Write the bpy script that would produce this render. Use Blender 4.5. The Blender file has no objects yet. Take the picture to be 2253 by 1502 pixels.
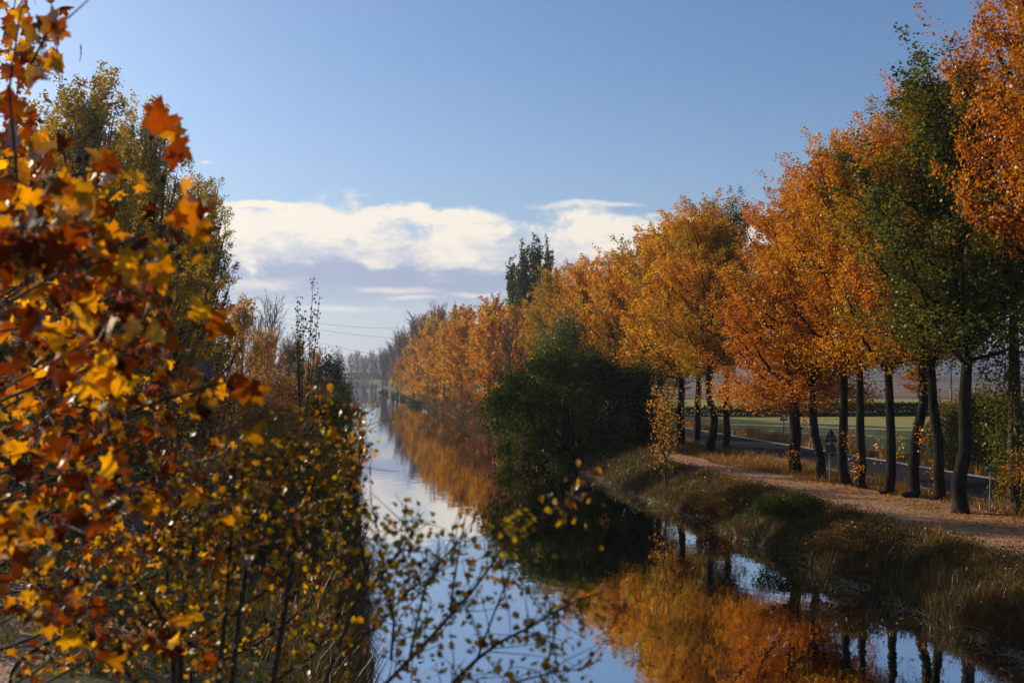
import bpy, math, numpy as np
from mathutils import Vector
R_ = math.radians
S = bpy.context.scene
COL = S.collection

# ------------------------------------------------------------------ camera
FPX, PW, PH = 2400.0, 2253, 1502
YAW, PIT = 0.14828, 0.02843
CAM = np.array([0.0, 0.0, 5.8])
cam = bpy.data.cameras.new('camera')
cam.lens = 36 * FPX / PW
cam.clip_start, cam.clip_end = 0.1, 9000
cam.dof.use_dof = True
cam.dof.focus_distance = 48
cam.dof.aperture_fstop = 2.6
camo = bpy.data.objects.new('camera', cam); COL.objects.link(camo)
camo.location = CAM
camo.rotation_euler = (R_(90) + PIT, 0, -YAW)
S.camera = camo

# ------------------------------------------------------------------ light
SUN_AZ, SUN_EL = R_(-47), R_(22)
SUN_STRENGTH, SKY_STRENGTH, EXPOSURE = 5.0, 0.089, 0.16
SKY_ROT = SUN_AZ
S.view_settings.view_transform = 'Standard'
S.view_settings.look = 'None'
S.view_settings.exposure = EXPOSURE
S.view_settings.gamma = 1
S.cycles.use_denoising = True
S.cycles.max_bounces = 8
S.cycles.diffuse_bounces = 3
S.cycles.glossy_bounces = 3
S.cycles.transmission_bounces = 4
S.cycles.transparent_max_bounces = 8
S.cycles.sample_clamp_indirect = 6
sd = bpy.data.lights.new('sun', 'SUN'); sd.energy = SUN_STRENGTH; sd.angle = R_(0.5); sd.color = (1.0, 0.86, 0.66)
so = bpy.data.objects.new('sun', sd); COL.objects.link(so)
SUNV = Vector((math.sin(SUN_AZ) * math.cos(SUN_EL), math.cos(SUN_AZ) * math.cos(SUN_EL), math.sin(SUN_EL)))
so.rotation_euler = SUNV.to_track_quat('Z', 'Y').to_euler()


class NT:
    """tiny helper round a node tree"""
    def __init__(s, tree): s.t = tree; s.n = tree.nodes; s.l = tree.links
    def new(s, kind, **kw):
        n = s.n.new(kind)
        for k, v in kw.items(): setattr(n, k, v)
        return n
    def put(s, sock, v):
        if v is None: return
        if isinstance(v, bpy.types.NodeSocket): s.l.new(v, sock)
        else:
            if isinstance(v, tuple) and len(v) == 3 and sock.type == 'RGBA': v = (*v, 1)
            sock.default_value = v
    def m(s, op, a, b=None, c=None, clamp=False):
        n = s.new('ShaderNodeMath', operation=op, use_clamp=clamp)
        for i, v in enumerate((a, b, c)): s.put(n.inputs[i], v)
        return n.outputs[0]
    def mix(s, f, a, b):
        n = s.new('ShaderNodeMix', data_type='RGBA')
        s.put(n.inputs[0], f); s.put(n.inputs[6], a); s.put(n.inputs[7], b)
        return n.outputs[2]
    def mul(s, a, b):
        n = s.new('ShaderNodeMix', data_type='RGBA', blend_type='MULTIPLY'); n.inputs[0].default_value = 1
        s.put(n.inputs[6], a); s.put(n.inputs[7], b); return n.outputs[2]
    def step(s, v, lo, hi):
        n = s.new('ShaderNodeMapRange', interpolation_type='SMOOTHSTEP')
        s.put(n.inputs[0], v); n.inputs[1].default_value = lo; n.inputs[2].default_value = hi
        return n.outputs[0]
    def noise(s, vec, scale, detail=3, rough=.55, col=False):
        n = s.new('ShaderNodeTexNoise'); s.put(n.inputs['Vector'], vec)
        n.inputs['Scale'].default_value = scale; n.inputs['Detail'].default_value = detail; n.inputs['Roughness'].default_value = rough
        return n.outputs['Color' if col else 'Fac']
    def ramp(s, f, stops):
        n = s.new('ShaderNodeValToRGB'); s.put(n.inputs[0], f)
        e = n.color_ramp.elements
        while len(e) < len(stops): e.new(0.5)
        for k, (p, c) in enumerate(stops): e[k].position = p; e[k].color = (*c, 1)
        return n.outputs[0]
    def xyz(s, x, y, z):
        n = s.new('ShaderNodeCombineXYZ')
        for i, v in enumerate((x, y, z)): s.put(n.inputs[i], v)
        return n.outputs[0]
    def vmul(s, v, k):
        n = s.new('ShaderNodeVectorMath', operation='MULTIPLY'); s.put(n.inputs[0], v); n.inputs[1].default_value = k; return n.outputs[0]
    def vadd(s, v, w):
        n = s.new('ShaderNodeVectorMath', operation='ADD'); s.put(n.inputs[0], v); s.put(n.inputs[1], w); return n.outputs[0]


# ------------------------------------------------------------------ world: sky texture and bands of cloud
W = bpy.data.worlds.new('World'); S.world = W; W.use_nodes = True
w = NT(W.node_tree); w.n.clear()
sky = w.new('ShaderNodeTexSky', sky_type='NISHITA', sun_disc=False, sun_elevation=SUN_EL, sun_rotation=SKY_ROT)
sky.altitude = 750; sky.air_density = 1.0; sky.dust_density = 2.0; sky.ozone_density = 2.0
geo = w.new('ShaderNodeTexCoord')
sep = w.new('ShaderNodeSeparateXYZ'); w.put(sep.inputs[0], geo.outputs['Generated'])
dx, dy, dz = sep.outputs
ya = w.m('MAXIMUM', dy, 0.05)
u, v = w.m('DIVIDE', dx, ya), w.m('DIVIDE', dz, ya)
cv0 = w.xyz(u, w.m('MULTIPLY', v, 1.5), 0.0)
wn = w.new('ShaderNodeTexNoise'); w.put(wn.inputs['Vector'], cv0); wn.inputs['Scale'].default_value = 16; wn.inputs['Detail'].default_value = 4
ws_ = w.new('ShaderNodeSeparateXYZ'); w.put(ws_.inputs[0], wn.outputs['Color'])
u = w.m('ADD', u, w.m('MULTIPLY', w.m('SUBTRACT', ws_.outputs[0], .5), .05)); v = w.m('ADD', v, w.m('MULTIPLY', w.m('SUBTRACT', ws_.outputs[1], .5), .016))
cvec = w.xyz(u, w.m('MULTIPLY', v, 1.9), 0.0)
n1 = w.noise(cvec, 15.0, 9, .60)
n2 = w.noise(w.vadd(cvec, (5.3, 1.7, 2.0)), 34.0, 6, .65)
nn = w.m('ADD', w.m('MULTIPLY', n1, .7), w.m('MULTIPLY', n2, .3))
wob = w.m('SUBTRACT', nn, .5)
def blob(u0, v0, a, b, k=1.4, gain=1.8, off=0.0):
    k = k * 1.5
    du = w.m('DIVIDE', w.m('SUBTRACT', u, u0), a); dv = w.m('DIVIDE', w.m('SUBTRACT', v, v0), b)
    r = w.m('SQRT', w.m('ADD', w.m('MULTIPLY', du, du), w.m('MULTIPLY', dv, dv)))
    e = w.m('ADD', w.m('SUBTRACT', 1.0 + off, r), w.m('MULTIPLY', wob, k * 2))
    return w.step(e, 0.0, 1.0 / gain)
def vmax(*a):
    r = a[0]
    for x in a[1:]: r = w.m('MAXIMUM', r, x)
    return r
white = vmax(blob(-.06, .134, .20, .024, 1.1, 1.6, .15), blob(.06, .144, .11, .012, 1.1), blob(.12, .112, .26, .017, 1.1, 1.6, .2), blob(.24, .122, .20, .022, 1.1, 1.6, .2), blob(.34, .118, .34, .028, 1.1, 1.6, .3),
             blob(-.02, .112, .17, .015, 1.1, 1.6, .1), blob(-.36, .135, .3, .035, 1.1, 1.6, .2), blob(-.10, .116, .05, .026, 1.1), blob(-.07, .152, .06, .006, .9))
thin = vmax(blob(.20, .1575, .05, .0045, 1.1, 1.0), blob(.245, .1585, .05, .0035, 1.1, 1.0), blob(.035, .0755, .055, .005, 1.0, 1.0), blob(.05, .069, .035, .0035, .9, 1.0),
            blob(-.127, .187, .007, .003, .5, 1.0), blob(-.09, .079, .07, .009, 1.3, .9), blob(.285, .150, .02, .004, .7, 1.0), blob(.12, .073, .05, .004, 1.1, .9), blob(-.02, .058, .12, .005, 1.2, .8))
grey = vmax(blob(.03, .091, .42, .026, .5, 1.2, .25), blob(-.02, .075, .5, .03, .6, .8))
soft = w.step(v, .10, .0)
veil = w.m('MULTIPLY', w.m('ADD', w.m('MULTIPLY', soft, .55), w.m('MULTIPLY', w.step(w.m('ADD', v, w.m('MULTIPLY', wob, .12)), .31, .03), .38)), .95)
lit = w.step(w.m('ADD', w.m('ADD', w.m('MULTIPLY', n2, .5), n1), w.m('MULTIPLY', w.step(v, .095, .15), .30)), .66, 1.0)
cream = w.mix(lit, (.54, .56, .65), (.90, .82, .70))
bs = w.new('ShaderNodeBackground'); bs.inputs[1].default_value = SKY_STRENGTH
w.put(bs.inputs[0], w.mul(sky.outputs[0], (0.93, 1.10, 1.30)))
def cloud(prev, fac, colr, k):
    b = w.new('ShaderNodeBackground'); w.put(b.inputs[0], colr); b.inputs[1].default_value = k
    mx = w.new('ShaderNodeMixShader'); w.put(mx.inputs[0], fac); w.l.new(prev, mx.inputs[1]); w.l.new(b.outputs[0], mx.inputs[2])
    return mx.outputs[0]
sh = cloud(bs.outputs[0], veil, w.mix(w.step(v, .0, .12), (.52, .57, .70), (.425, .47, .54)), 1.0)
sh = cloud(sh, w.m('MULTIPLY', grey, .88), (.325, .375, .54), 1.0)
sh = cloud(sh, w.m('MULTIPLY', thin, .72), (.82, .77, .70), 1.0)
sh = cloud(sh, w.m('MULTIPLY', white, .96), cream, 1.0)
wo = w.new('ShaderNodeOutputWorld'); w.l.new(sh, wo.inputs[0])


# ------------------------------------------------------------------ helpers
Fv = np.array([math.sin(YAW) * math.cos(PIT), math.cos(YAW) * math.cos(PIT), math.sin(PIT)])
Rv = np.array([math.cos(YAW), -math.sin(YAW), 0]); Uv = np.cross(Rv, Fv)
def at(px, py, d):
    """a point d metres in front of the photographer, from a measurement in the photograph"""
    return CAM + d * (Fv + Rv * (px - PW / 2) / FPX - Uv * (py - PH / 2) / FPX)
def on(px, py, z=1.3):
    r = Fv + Rv * (px - PW / 2) / FPX - Uv * (py - PH / 2) / FPX
    return CAM + r * (z - CAM[2]) / r[2]
def height(x, y, py, z0=1.3):
    """how tall a thing standing at x, y is when its top is seen at py"""
    k = (PH / 2 - py) / FPX
    p = np.array([x, y, 0.0]); p2 = p @ Fv; u2 = p @ Uv
    z = (k * p2 - u2) / (Uv[2] - k * Fv[2])
    return z + CAM[2] - z0
def unit(a): return a / np.maximum(np.linalg.norm(a, axis=-1, keepdims=True), 1e-9)

class MB:
    def __init__(s): s.V = []; s.F = []; s.A = []; s.n = 0
    def add(s, v, f, rnd=None):
        v = np.asarray(v, float); f = np.asarray(f, np.int64)
        s.V.append(v); s.F.append(f + s.n); s.n += len(v)
        s.A.append(np.full(len(f), .5) if rnd is None else np.broadcast_to(np.asarray(rnd, float), (len(f),)))
    def tube(s, pts, rad, sides=6, cap=True):
        pts = np.asarray(pts, float); k = len(pts); rad = np.broadcast_to(np.asarray(rad, float), (k,))
        t = unit(np.gradient(pts, axis=0)); ref = np.array([0.31, 0.95, 0.07]) if abs(t[0][1]) < .8 else np.array([1., 0.1, 0])
        a = unit(np.cross(t, ref)); b = np.cross(t, a)
        ang = np.arange(sides) * 2 * math.pi / sides
        ring = pts[:, None] + rad[:, None, None] * (np.cos(ang)[None, :, None] * a[:, None] + np.sin(ang)[None, :, None] * b[:, None])
        i = np.arange(k - 1)[:, None] * sides; j = np.arange(sides)[None]; jn = (j + 1) % sides
        f = np.stack([i + j, i + jn, i + sides + jn, i + sides + j], -1).reshape(-1, 4)
        n0 = s.n; s.add(ring.reshape(-1, 3), f)
        if cap:
            for r0 in (0, (k - 1) * sides):
                s.F.append((np.arange(sides) + n0 + r0)[None]); s.A.append(np.full(1, .5))
    def box(s, c, size, rz=0.0, rx=0.0):
        x, y, z = np.asarray(size) / 2
        v = np.array([[-x, -y, -z], [x, -y, -z], [x, y, -z], [-x, y, -z], [-x, -y, z], [x, -y, z], [x, y, z], [-x, y, z]])
        cr, sr = math.cos(rz), math.sin(rz)
        v = np.stack([v[:, 0] * cr - v[:, 1] * sr, v[:, 0] * sr + v[:, 1] * cr, v[:, 2]], -1) + np.asarray(c)
        s.add(v, [[0, 3, 2, 1], [4, 5, 6, 7], [0, 1, 5, 4], [1, 2, 6, 5], [2, 3, 7, 6], [3, 0, 4, 7]])
    def prism(s, out, th):
        """outline in the xz plane, th thick along y"""
        out = np.asarray(out, float); k = len(out)
        a = np.stack([out[:, 0], np.full(k, -th / 2), out[:, 1]], -1); b = a.copy(); b[:, 1] = th / 2
        n0 = s.n; i = np.arange(k); j = (i + 1) % k
        s.add(np.concatenate([a, b]), np.stack([i, j, j + k, i + k], -1))
        s.F.append((np.arange(k)[::-1] + n0)[None]); s.F.append((np.arange(k) + k + n0)[None]); s.A += [np.full(1, .5)] * 2
    def leaves(s, P, L, Wd, rng, rnd, down=.35, mid=.4):
        n = len(P); d = rng.normal(size=(n, 3)); d[:, 2] -= down; d = unit(d)
        sd_ = unit(np.cross(d, rng.normal(size=(n, 3)))); L = np.broadcast_to(L, (n,))[:, None]; Wd = np.broadcast_to(Wd, (n,))[:, None]
        nr = np.cross(d, sd_)
        v = np.stack([P, P + d * L * mid + sd_ * Wd / 2, P + d * L + nr * L * .12, P + d * L * mid - sd_ * Wd / 2], 1).reshape(-1, 3)
        s.add(v, np.arange(4 * n).reshape(n, 4), rnd)
    def shaped(s, P, L, tmpl, faces, rng, rnd, down=.5, curl=.25, D=None):
        n = len(P); d = rng.normal(size=(n, 3)); d[:, 2] -= down; d = unit(d) if D is None else unit(D)
        sd_ = unit(np.cross(d, rng.normal(size=(n, 3)))); nr = np.cross(d, sd_)
        L = np.broadcast_to(L, (n,))[:, None, None]; c = (rng.random(n) * 2.6 - .9)[:, None] * curl
        x, y = tmpl[:, 0][None], tmpl[:, 1][None]
        z = c * (x - .4) ** 2 + (c * 1.2 + .1) * np.abs(y) 
        v = P[:, None] + L * (x[..., None] * d[:, None] + y[..., None] * sd_[:, None] + z[..., None] * nr[:, None])
        k = len(tmpl); f = (np.asarray(faces)[None] + (np.arange(n) * k)[:, None, None]).reshape(-1, 3)
        s.add(v.reshape(-1, 3), f, np.repeat(np.broadcast_to(rnd, (n,)), len(faces)))
    def blades(s, P, h, wd, lean, rng, rnd, flat=0.0):
        n = len(P); a = rng.random(n) * 2 * math.pi; b = rng.random(n) * 2 * math.pi
        sdv = np.stack([np.cos(a), np.sin(a), 0 * a], -1); ld = np.stack([np.cos(b), np.sin(b), 0 * b], -1)
        h = np.broadcast_to(h, (n,))[:, None]; wd = np.broadcast_to(wd, (n,))[:, None]; lean = np.broadcast_to(lean, (n,))[:, None]
        up = np.array([[0, 0, 1.0]])
        m = P + up * h * (.55 - .4 * flat) + ld * h * lean * .35; t = P + up * h * (1 - .85 * flat) + ld * h * lean
        v = np.stack([P - sdv * wd / 2, P + sdv * wd / 2, m + sdv * wd * .4, m - sdv * wd * .4, t], 1).reshape(-1, 3)
        k = np.arange(n)[:, None] * 5
        n0 = s.n; s.add(v, k + np.array([[0, 1, 2, 3]]), rnd)
        s.F.append(k + np.array([[3, 2, 4]]) + n0); s.A.append(np.broadcast_to(np.asarray(rnd, float), (n,)))
    def mesh(s, name, smooth=True):
        me = bpy.data.meshes.new(name)
        V = np.concatenate(s.V); me.vertices.add(len(V)); me.vertices.foreach_set('co', V.astype(np.float32).ravel())
        loops = np.concatenate([f.ravel() for f in s.F]); cnt = np.concatenate([np.full(len(f), f.shape[1]) for f in s.F])
        me.loops.add(len(loops)); me.loops.foreach_set('vertex_index', loops.astype(np.int32))
        me.polygons.add(len(cnt)); me.polygons.foreach_set('loop_start', np.concatenate([[0], np.cumsum(cnt)[:-1]]).astype(np.int32))
        at_ = me.attributes.new('rnd', 'FLOAT', 'FACE'); at_.data.foreach_set('value', np.concatenate(s.A).astype(np.float32))
        if smooth: me.polygons.foreach_set('use_smooth', np.ones(len(cnt), bool))
        me.update(calc_edges=True)
        me.materials.append(None)
        return me

def part(name, me, mat, parent=None, loc=(0, 0, 0), label=None):
    if isinstance(me, MB): me = me.mesh(name)
    o = bpy.data.objects.new(name, me); COL.objects.link(o)
    if me.materials[0] is None and me.users == 1: pass
    o.material_slots[0].link = 'OBJECT'; o.material_slots[0].material = mat
    o.location = loc
    if parent is not None: o.parent = parent
    if label: o['label'] = label
    return o
def thing(name, label, cat, loc=(0, 0, 0), rz=0.0, sc=1.0, group=None):
    o = bpy.data.objects.new(name, None); COL.objects.link(o)
    o.location = loc; o.rotation_euler = (0, 0, rz); o.scale = (sc, sc, sc) if np.isscalar(sc) else sc
    o.empty_display_size = .3
    return tag(o, label, cat, group)
def tag(o, label, cat, group=None, kind=None):
    o['label'] = label; o['category'] = cat
    if group: o['group'] = group
    if kind: o['kind'] = kind
    return o
def struct(name, mb, mat, kind='structure'):
    o = part(name, mb, mat); o['kind'] = kind; return o

# ------------------------------------------------------------------ materials
def newmat(name):
    m = bpy.data.materials.new(name); m.use_nodes = True; t = NT(m.node_tree); t.n.clear()
    t.out = t.new('ShaderNodeOutputMaterial'); return m, t
def attr(t, name): 
    a = t.new('ShaderNodeAttribute'); a.attribute_name = name; return a.outputs['Fac']
def leaf_mat(name, dark, main, light, alt=None, bias=.5, trans=.5, gloss=.03, scale=.32, alt2=None, mottle=0):
    m, t = newmat(name); tc = t.new('ShaderNodeTexCoord'); oi = t.new('ShaderNodeObjectInfo')
    rnd = attr(t, 'rnd')
    c = t.ramp(rnd, [(0.0, dark), (.45, main), (1.0, light)])
    off = t.m('MULTIPLY', oi.outputs['Random'], 91.0)
    p = t.vadd(tc.outputs['Object'], t.xyz(off, off, off))
    if alt:
        nz = t.m('ADD', t.noise(p, scale, 3, .6), t.m('MULTIPLY', t.m('SUBTRACT', rnd, .5), .16))
        c = t.mix(t.step(nz, bias - .05, bias + .07), c, t.mix(t.m('MULTIPLY', rnd, .7), alt, alt2 or main))
    if mottle: c = t.mul(c, t.ramp(t.noise(p, mottle, 4, .65), [(.30, (.35, .28, .25)), (.48, (.95, .95, .95)), (.70, (1.3, 1.25, 1.1))]))
    di = t.new('ShaderNodeBsdfDiffuse'); t.put(di.inputs[0], c)
    tr = t.new('ShaderNodeBsdfTranslucent'); 
    hs = t.new('ShaderNodeHueSaturation'); t.put(hs.inputs['Color'], c); hs.inputs['Saturation'].default_value = 1.12; hs.inputs['Value'].default_value = 1.3
    t.put(tr.inputs[0], hs.outputs[0])
    mx = t.new('ShaderNodeMixShader'); mx.inputs[0].default_value = trans; t.l.new(di.outputs[0], mx.inputs[1]); t.l.new(tr.outputs[0], mx.inputs[2])
    gl = t.new('ShaderNodeBsdfGlossy'); gl.inputs['Roughness'].default_value = .48; gl.inputs['Color'].default_value = (1, .97, .9, 1)
    fr = t.new('ShaderNodeFresnel'); fr.inputs[0].default_value = 1.40
    mx2 = t.new('ShaderNodeMixShader'); t.put(mx2.inputs[0], t.m('MULTIPLY', fr.outputs[0], gloss * 1.5)); t.l.new(mx.outputs[0], mx2.inputs[1]); t.l.new(gl.outputs[0], mx2.inputs[2])
    t.l.new(mx2.outputs[0], t.out.inputs[0]); return m
def rough_mat(name, stops, scale, rough=.9, bump=.4, bscale=None, metal=0.0, stretch=(1, 1, 1), spec=.3, detail=6):
    m, t = newmat(name); tc = t.new('ShaderNodeTexCoord'); p = t.vmul(tc.outputs['Object'], stretch)
    c = t.ramp(t.noise(p, scale, detail, .62), stops)
    b = t.new('ShaderNodeBsdfPrincipled'); t.put(b.inputs['Base Color'], c); b.inputs['Roughness'].default_value = rough; b.inputs['Metallic'].default_value = metal
    b.inputs['Specular IOR Level'].default_value = spec
    if bump:
        bp = t.new('ShaderNodeBump'); bp.inputs['Strength'].default_value = bump; bp.inputs['Distance'].default_value = .03
        t.put(bp.inputs['Height'], t.noise(p, bscale or scale * 3, 5, .65)); t.l.new(bp.outputs[0], b.inputs['Normal'])
    t.l.new(b.outputs[0], t.out.inputs[0]); return m

M = {}
M['orange'] = leaf_mat('leaf_orange', (.22, .068, .008), (.56, .225, .020), (.68, .34, .035), (.26, .20, .028), .565, alt2=(.46, .25, .03))
M['rust'] = leaf_mat('leaf_rust', (.18, .046, .007), (.52, .165, .018), (.64, .25, .028), (.46, .24, .03), .56)
M['gold'] = leaf_mat('leaf_gold', (.28, .11, .01), (.60, .27, .024), (.70, .38, .045), (.17, .16, .028), .575, alt2=(.38, .24, .03))
M['golden_green'] = leaf_mat('leaf_golden_green', (.10, .065, .012), (.26, .19, .025), (.42, .28, .035), (.50, .19, .02), .55)
M['green'] = leaf_mat('leaf_green', (.03, .035, .008), (.085, .095, .018), (.16, .15, .025), (.34, .19, .022), .58, gloss=.015)
M['lombardy'] = leaf_mat('leaf_lombardy', (.025, .04, .012), (.07, .095, .025), (.12, .13, .03), (.16, .14, .03), .62)
M['olive'] = leaf_mat('leaf_olive', (.10, .06, .010), (.36, .22, .028), (.52, .33, .042), (.16, .14, .022), .52, trans=.55)
M['dark_bush'] = leaf_mat('leaf_dark_bush', (.009, .015, .004), (.034, .050, .010), (.09, .105, .018), (.10, .09, .018), .66, trans=.3, gloss=.0)
M['brown_bush'] = leaf_mat('leaf_brown_bush', (.05, .025, .01), (.14, .07, .02), (.24, .13, .035), (.06, .06, .015), .52, trans=.4)
M['red_shrub'] = leaf_mat('leaf_red_shrub', (.08, .03, .012), (.20, .08, .025), (.30, .14, .04), (.12, .09, .03), .58, trans=.45)
M['plane'] = leaf_mat('leaf_plane', (.045, .010, .004), (.24, .045, .008), (.74, .37, .032), (.20, .10, .012), .52, trans=.64, gloss=.06, scale=1.3, alt2=(.62, .24, .02), mottle=16)  # darkest tone also stands in for leaves lying in shade
M['hawthorn'] = leaf_mat('leaf_hawthorn', (.045, .017, .006), (.27, .105, .014), (.70, .38, .042), (.14, .085, .014), .53, trans=.58, gloss=.08, scale=2.2, alt2=(.50, .33, .035))
M['grass'] = leaf_mat('grass_blades', (.03, .018, .007), (.10, .075, .018), (.28, .19, .06), (.055, .075, .012), .5, trans=.4, gloss=.06, scale=.5)
M['dry_grass'] = leaf_mat('dry_grass_blades', (.13, .055, .018), (.28, .14, .04), (.44, .27, .10), (.14, .09, .025), .58, trans=.4, gloss=.03, scale=.4)
M['reed'] = leaf_mat('reed_blades', (.03, .022, .008), (.085, .06, .018), (.28, .20, .09), (.13, .035, .015), .56, trans=.4, gloss=.06, scale=.7)
M['weed'] = leaf_mat('weed_leaves', (.03, .012, .007), (.085, .05, .016), (.19, .12, .03), (.035, .05, .011), .5, trans=.4, gloss=.04, scale=.6)
M['straw'] = leaf_mat('pale_straw', (.06, .045, .028), (.20, .15, .09), (.46, .37, .25), gloss=.25, trans=.3)
M['bark'] = rough_mat('bark', [(.3, (.007, .005, .004)), (.5, (.02, .015, .012)), (.7, (.046, .036, .028))], 9, .95, .9, 14, stretch=(1, 1, .22), spec=.08)
M['pale_bark'] = rough_mat('pale_bark', [(.3, (.10, .08, .065)), (.55, (.19, .155, .13)), (.75, (.27, .235, .20))], 3, .9, .2, stretch=(1, 1, .3))
M['red_bark'] = rough_mat('reddish_twigs', [(.3, (.10, .055, .04)), (.6, (.20, .115, .08)), (.8, (.28, .17, .12))], 3, .9, .2, stretch=(1, 1, .3))
M['twig'] = rough_mat('dark_twig', [(.3, (.022, .014, .010)), (.7, (.075, .052, .038))], 20, .75, .3, spec=.15)

# ------------------------------------------------------------------ setting: ground, water, paths, road, fields, hills
rng = np.random.default_rng(7)
def terrain(x, y):
    z = np.interp(x, [-60, -14, -3.0, -.6, .35, 1.3, 4, 9, 12.7, 13.6, 14.15, 15.5, 15.9, 21.5, 27, 29, 34, 80],
                  [1.5, 1.35, 1.3, 1.0, 0.0, -.9, -1.6, -1.6, -.9, 0.0, .5, 1.18, 1.3, 1.3, 1.28, 1.1, .95, .9])
    wob = .16 * np.sin(y * .43 + x * .9) + .10 * np.sin(y * 1.13 - x * 1.7) + .07 * np.sin(y * 2.7 + x * 2.1)
    wet = np.clip(1 - np.abs(x - 14) / 2.2, 0, 1) + np.clip(1 - np.abs(x + .6) / 2.2, 0, 1)
    z = z + wob * (wet * .5)
    k = np.clip((y - 715) / 25, 0, 1); z = z * (1 - k) + 1.3 * k
    far = np.clip((y - 900) / 3000, 0, 1) * 0
    return z + far
def sheet(xs, ys, zf):
    X, Y = np.meshgrid(xs, ys, indexing='xy'); Z = zf(X, Y); nx, ny = len(xs), len(ys)
    i = np.arange(ny - 1)[:, None] * nx; j = np.arange(nx - 1)[None]
    mb = MB(); mb.add(np.stack([X, Y, Z], -1).reshape(-1, 3), np.stack([i + j, i + j + 1, i + nx + j + 1, i + nx + j], -1).reshape(-1, 4)); return mb
gx = np.unique(np.concatenate([[-5000, -2500, -1200, -600, -300, -150, -80, -60, -40, -28, -20, -14], np.arange(-10, 30.1, .4), [34, 40, 60, 80, 120, 200, 400, 800, 1500, 3000, 6000]]))
gy = np.unique(np.concatenate([[-60, -30], np.arange(-15, 110, .6), 110 * 1.045 ** np.arange(0, 96)]))
m, t = newmat('soil_and_grass'); tc = t.new('ShaderNodeTexCoord'); p = tc.outputs['Object']
c = t.ramp(t.noise(p, .35, 6, .6), [(.3, (.035, .026, .013)), (.45, (.075, .05, .022)), (.58, (.06, .062, .02)), (.75, (.13, .085, .038))])
c = t.mul(c, t.ramp(t.noise(p, 6, 5, .7), [(.25, (.45, .45, .45)), (.75, (1.4, 1.35, 1.3))]))
b = t.new('ShaderNodeBsdfPrincipled'); t.put(b.inputs['Base Color'], c); b.inputs['Roughness'].default_value = .95; b.inputs['Specular IOR Level'].default_value = .15
bp = t.new('ShaderNodeBump'); bp.inputs['Strength'].default_value = .8; bp.inputs['Distance'].default_value = .08; t.put(bp.inputs['Height'], t.noise(p, 5, 6, .7)); t.l.new(bp.outputs[0], b.inputs['Normal'])
t.l.new(b.outputs[0], t.out.inputs[0]); M['soil'] = m
struct('ground', sheet(gx, gy, terrain), M['soil'])

m, t = newmat('canal_water'); tc = t.new('ShaderNodeTexCoord'); p = t.vmul(tc.outputs['Object'], (1.0, .55, 1))
h = t.m('ADD', t.noise(p, 1.1, 3, .5), t.m('MULTIPLY', t.noise(p, 5.0, 2, .5), .16))
bp = t.new('ShaderNodeBump'); bp.inputs['Strength'].default_value = .05; bp.inputs['Distance'].default_value = .10; t.put(bp.inputs['Height'], h)
di = t.new('ShaderNodeBsdfDiffuse'); di.inputs[0].default_value = (.014, .016, .009, 1)
gl = t.new('ShaderNodeBsdfGlossy'); gl.inputs['Roughness'].default_value = .02; t.l.new(bp.outputs[0], gl.inputs['Normal'])
fr = t.new('ShaderNodeFresnel'); fr.inputs[0].default_value = 1.333; t.l.new(bp.outputs[0], fr.inputs['Normal'])
mx = t.new('ShaderNodeMixShader'); t.put(mx.inputs[0], t.m('MINIMUM', t.m('MULTIPLY', fr.outputs[0], 7.0), .93)); t.l.new(di.outputs[0], mx.inputs[1]); t.l.new(gl.outputs[0], mx.inputs[2])
t.l.new(mx.outputs[0], t.out.inputs[0]); M['water'] = m
struct('canal_water', sheet(np.array([-2.5, 5, 15.0]), np.array([-40., 100, 400, 735]), lambda x, y: 0 * x), M['water'])

m, t = newmat('gravel'); tc = t.new('ShaderNodeTexCoord'); p = tc.outputs['Object']
c = t.ramp(t.noise(p, .8, 5, .6), [(.3, (.21, .11, .058)), (.6, (.34, .195, .112)), (.8, (.27, .135, .062))])
vo = t.new('ShaderNodeTexVoronoi'); t.put(vo.inputs['Vector'], p); vo.inputs['Scale'].default_value = 16
c = t.mul(c, t.ramp(vo.outputs['Color'], [(0, (.5, .45, .42)), (.5, (1, .95, .92)), (1, (1.5, 1.4, 1.35))]))
b = t.new('ShaderNodeBsdfPrincipled'); t.put(b.inputs['Base Color'], c); b.inputs['Roughness'].default_value = .85
bp = t.new('ShaderNodeBump'); bp.inputs['Strength'].default_value = .9; bp.inputs['Distance'].default_value = .03; t.put(bp.inputs['Height'], t.m('ADD', vo.outputs['Distance'], t.noise(p, 3, 4, .6))); t.l.new(bp.outputs[0], b.inputs['Normal'])
t.l.new(b.outputs[0], t.out.inputs[0]); M['gravel'] = m
ys = np.concatenate([np.arange(-15, 110, .6), 110 * 1.08 ** np.arange(0, 24)])
def strip(xl, xr, ys, lift, n=8):
    f = np.linspace(0, 1, n)[None]; a = np.array([xl(y) for y in ys])[:, None]; c_ = np.array([xr(y) for y in ys])[:, None]
    X = a + (c_ - a) * f; Y = np.repeat(np.asarray(ys)[:, None], n, 1); Z = terrain(X, Y) + lift
    mb = MB(); i = np.arange(len(ys) - 1)[:, None] * n; j = np.arange(n - 1)[None]
    mb.add(np.stack([X, Y, Z], -1).reshape(-1, 3), np.stack([i + j, i + j + 1, i + n + j + 1, i + n + j], -1).reshape(-1, 4)); return mb
pe = lambda y: .22 * math.sin(y * .5) + .15 * math.sin(y * 1.3 + 1)
PATH_L, PATH_R = (lambda y: 15.95 + pe(y)), (lambda y: float(np.interp(y, [28, 36, 42, 50, 60], [20.9, 20.4, 19.3, 18.1, 17.9])) + pe(y + 9))
struct('gravel_path', strip(PATH_L, PATH_R, ys, .03, 14), M['gravel'])
struct('left_towpath', strip(lambda y: -7.3 + pe(y), lambda y: -4.7 + pe(y + 4), ys, .03), M['gravel'])
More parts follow.
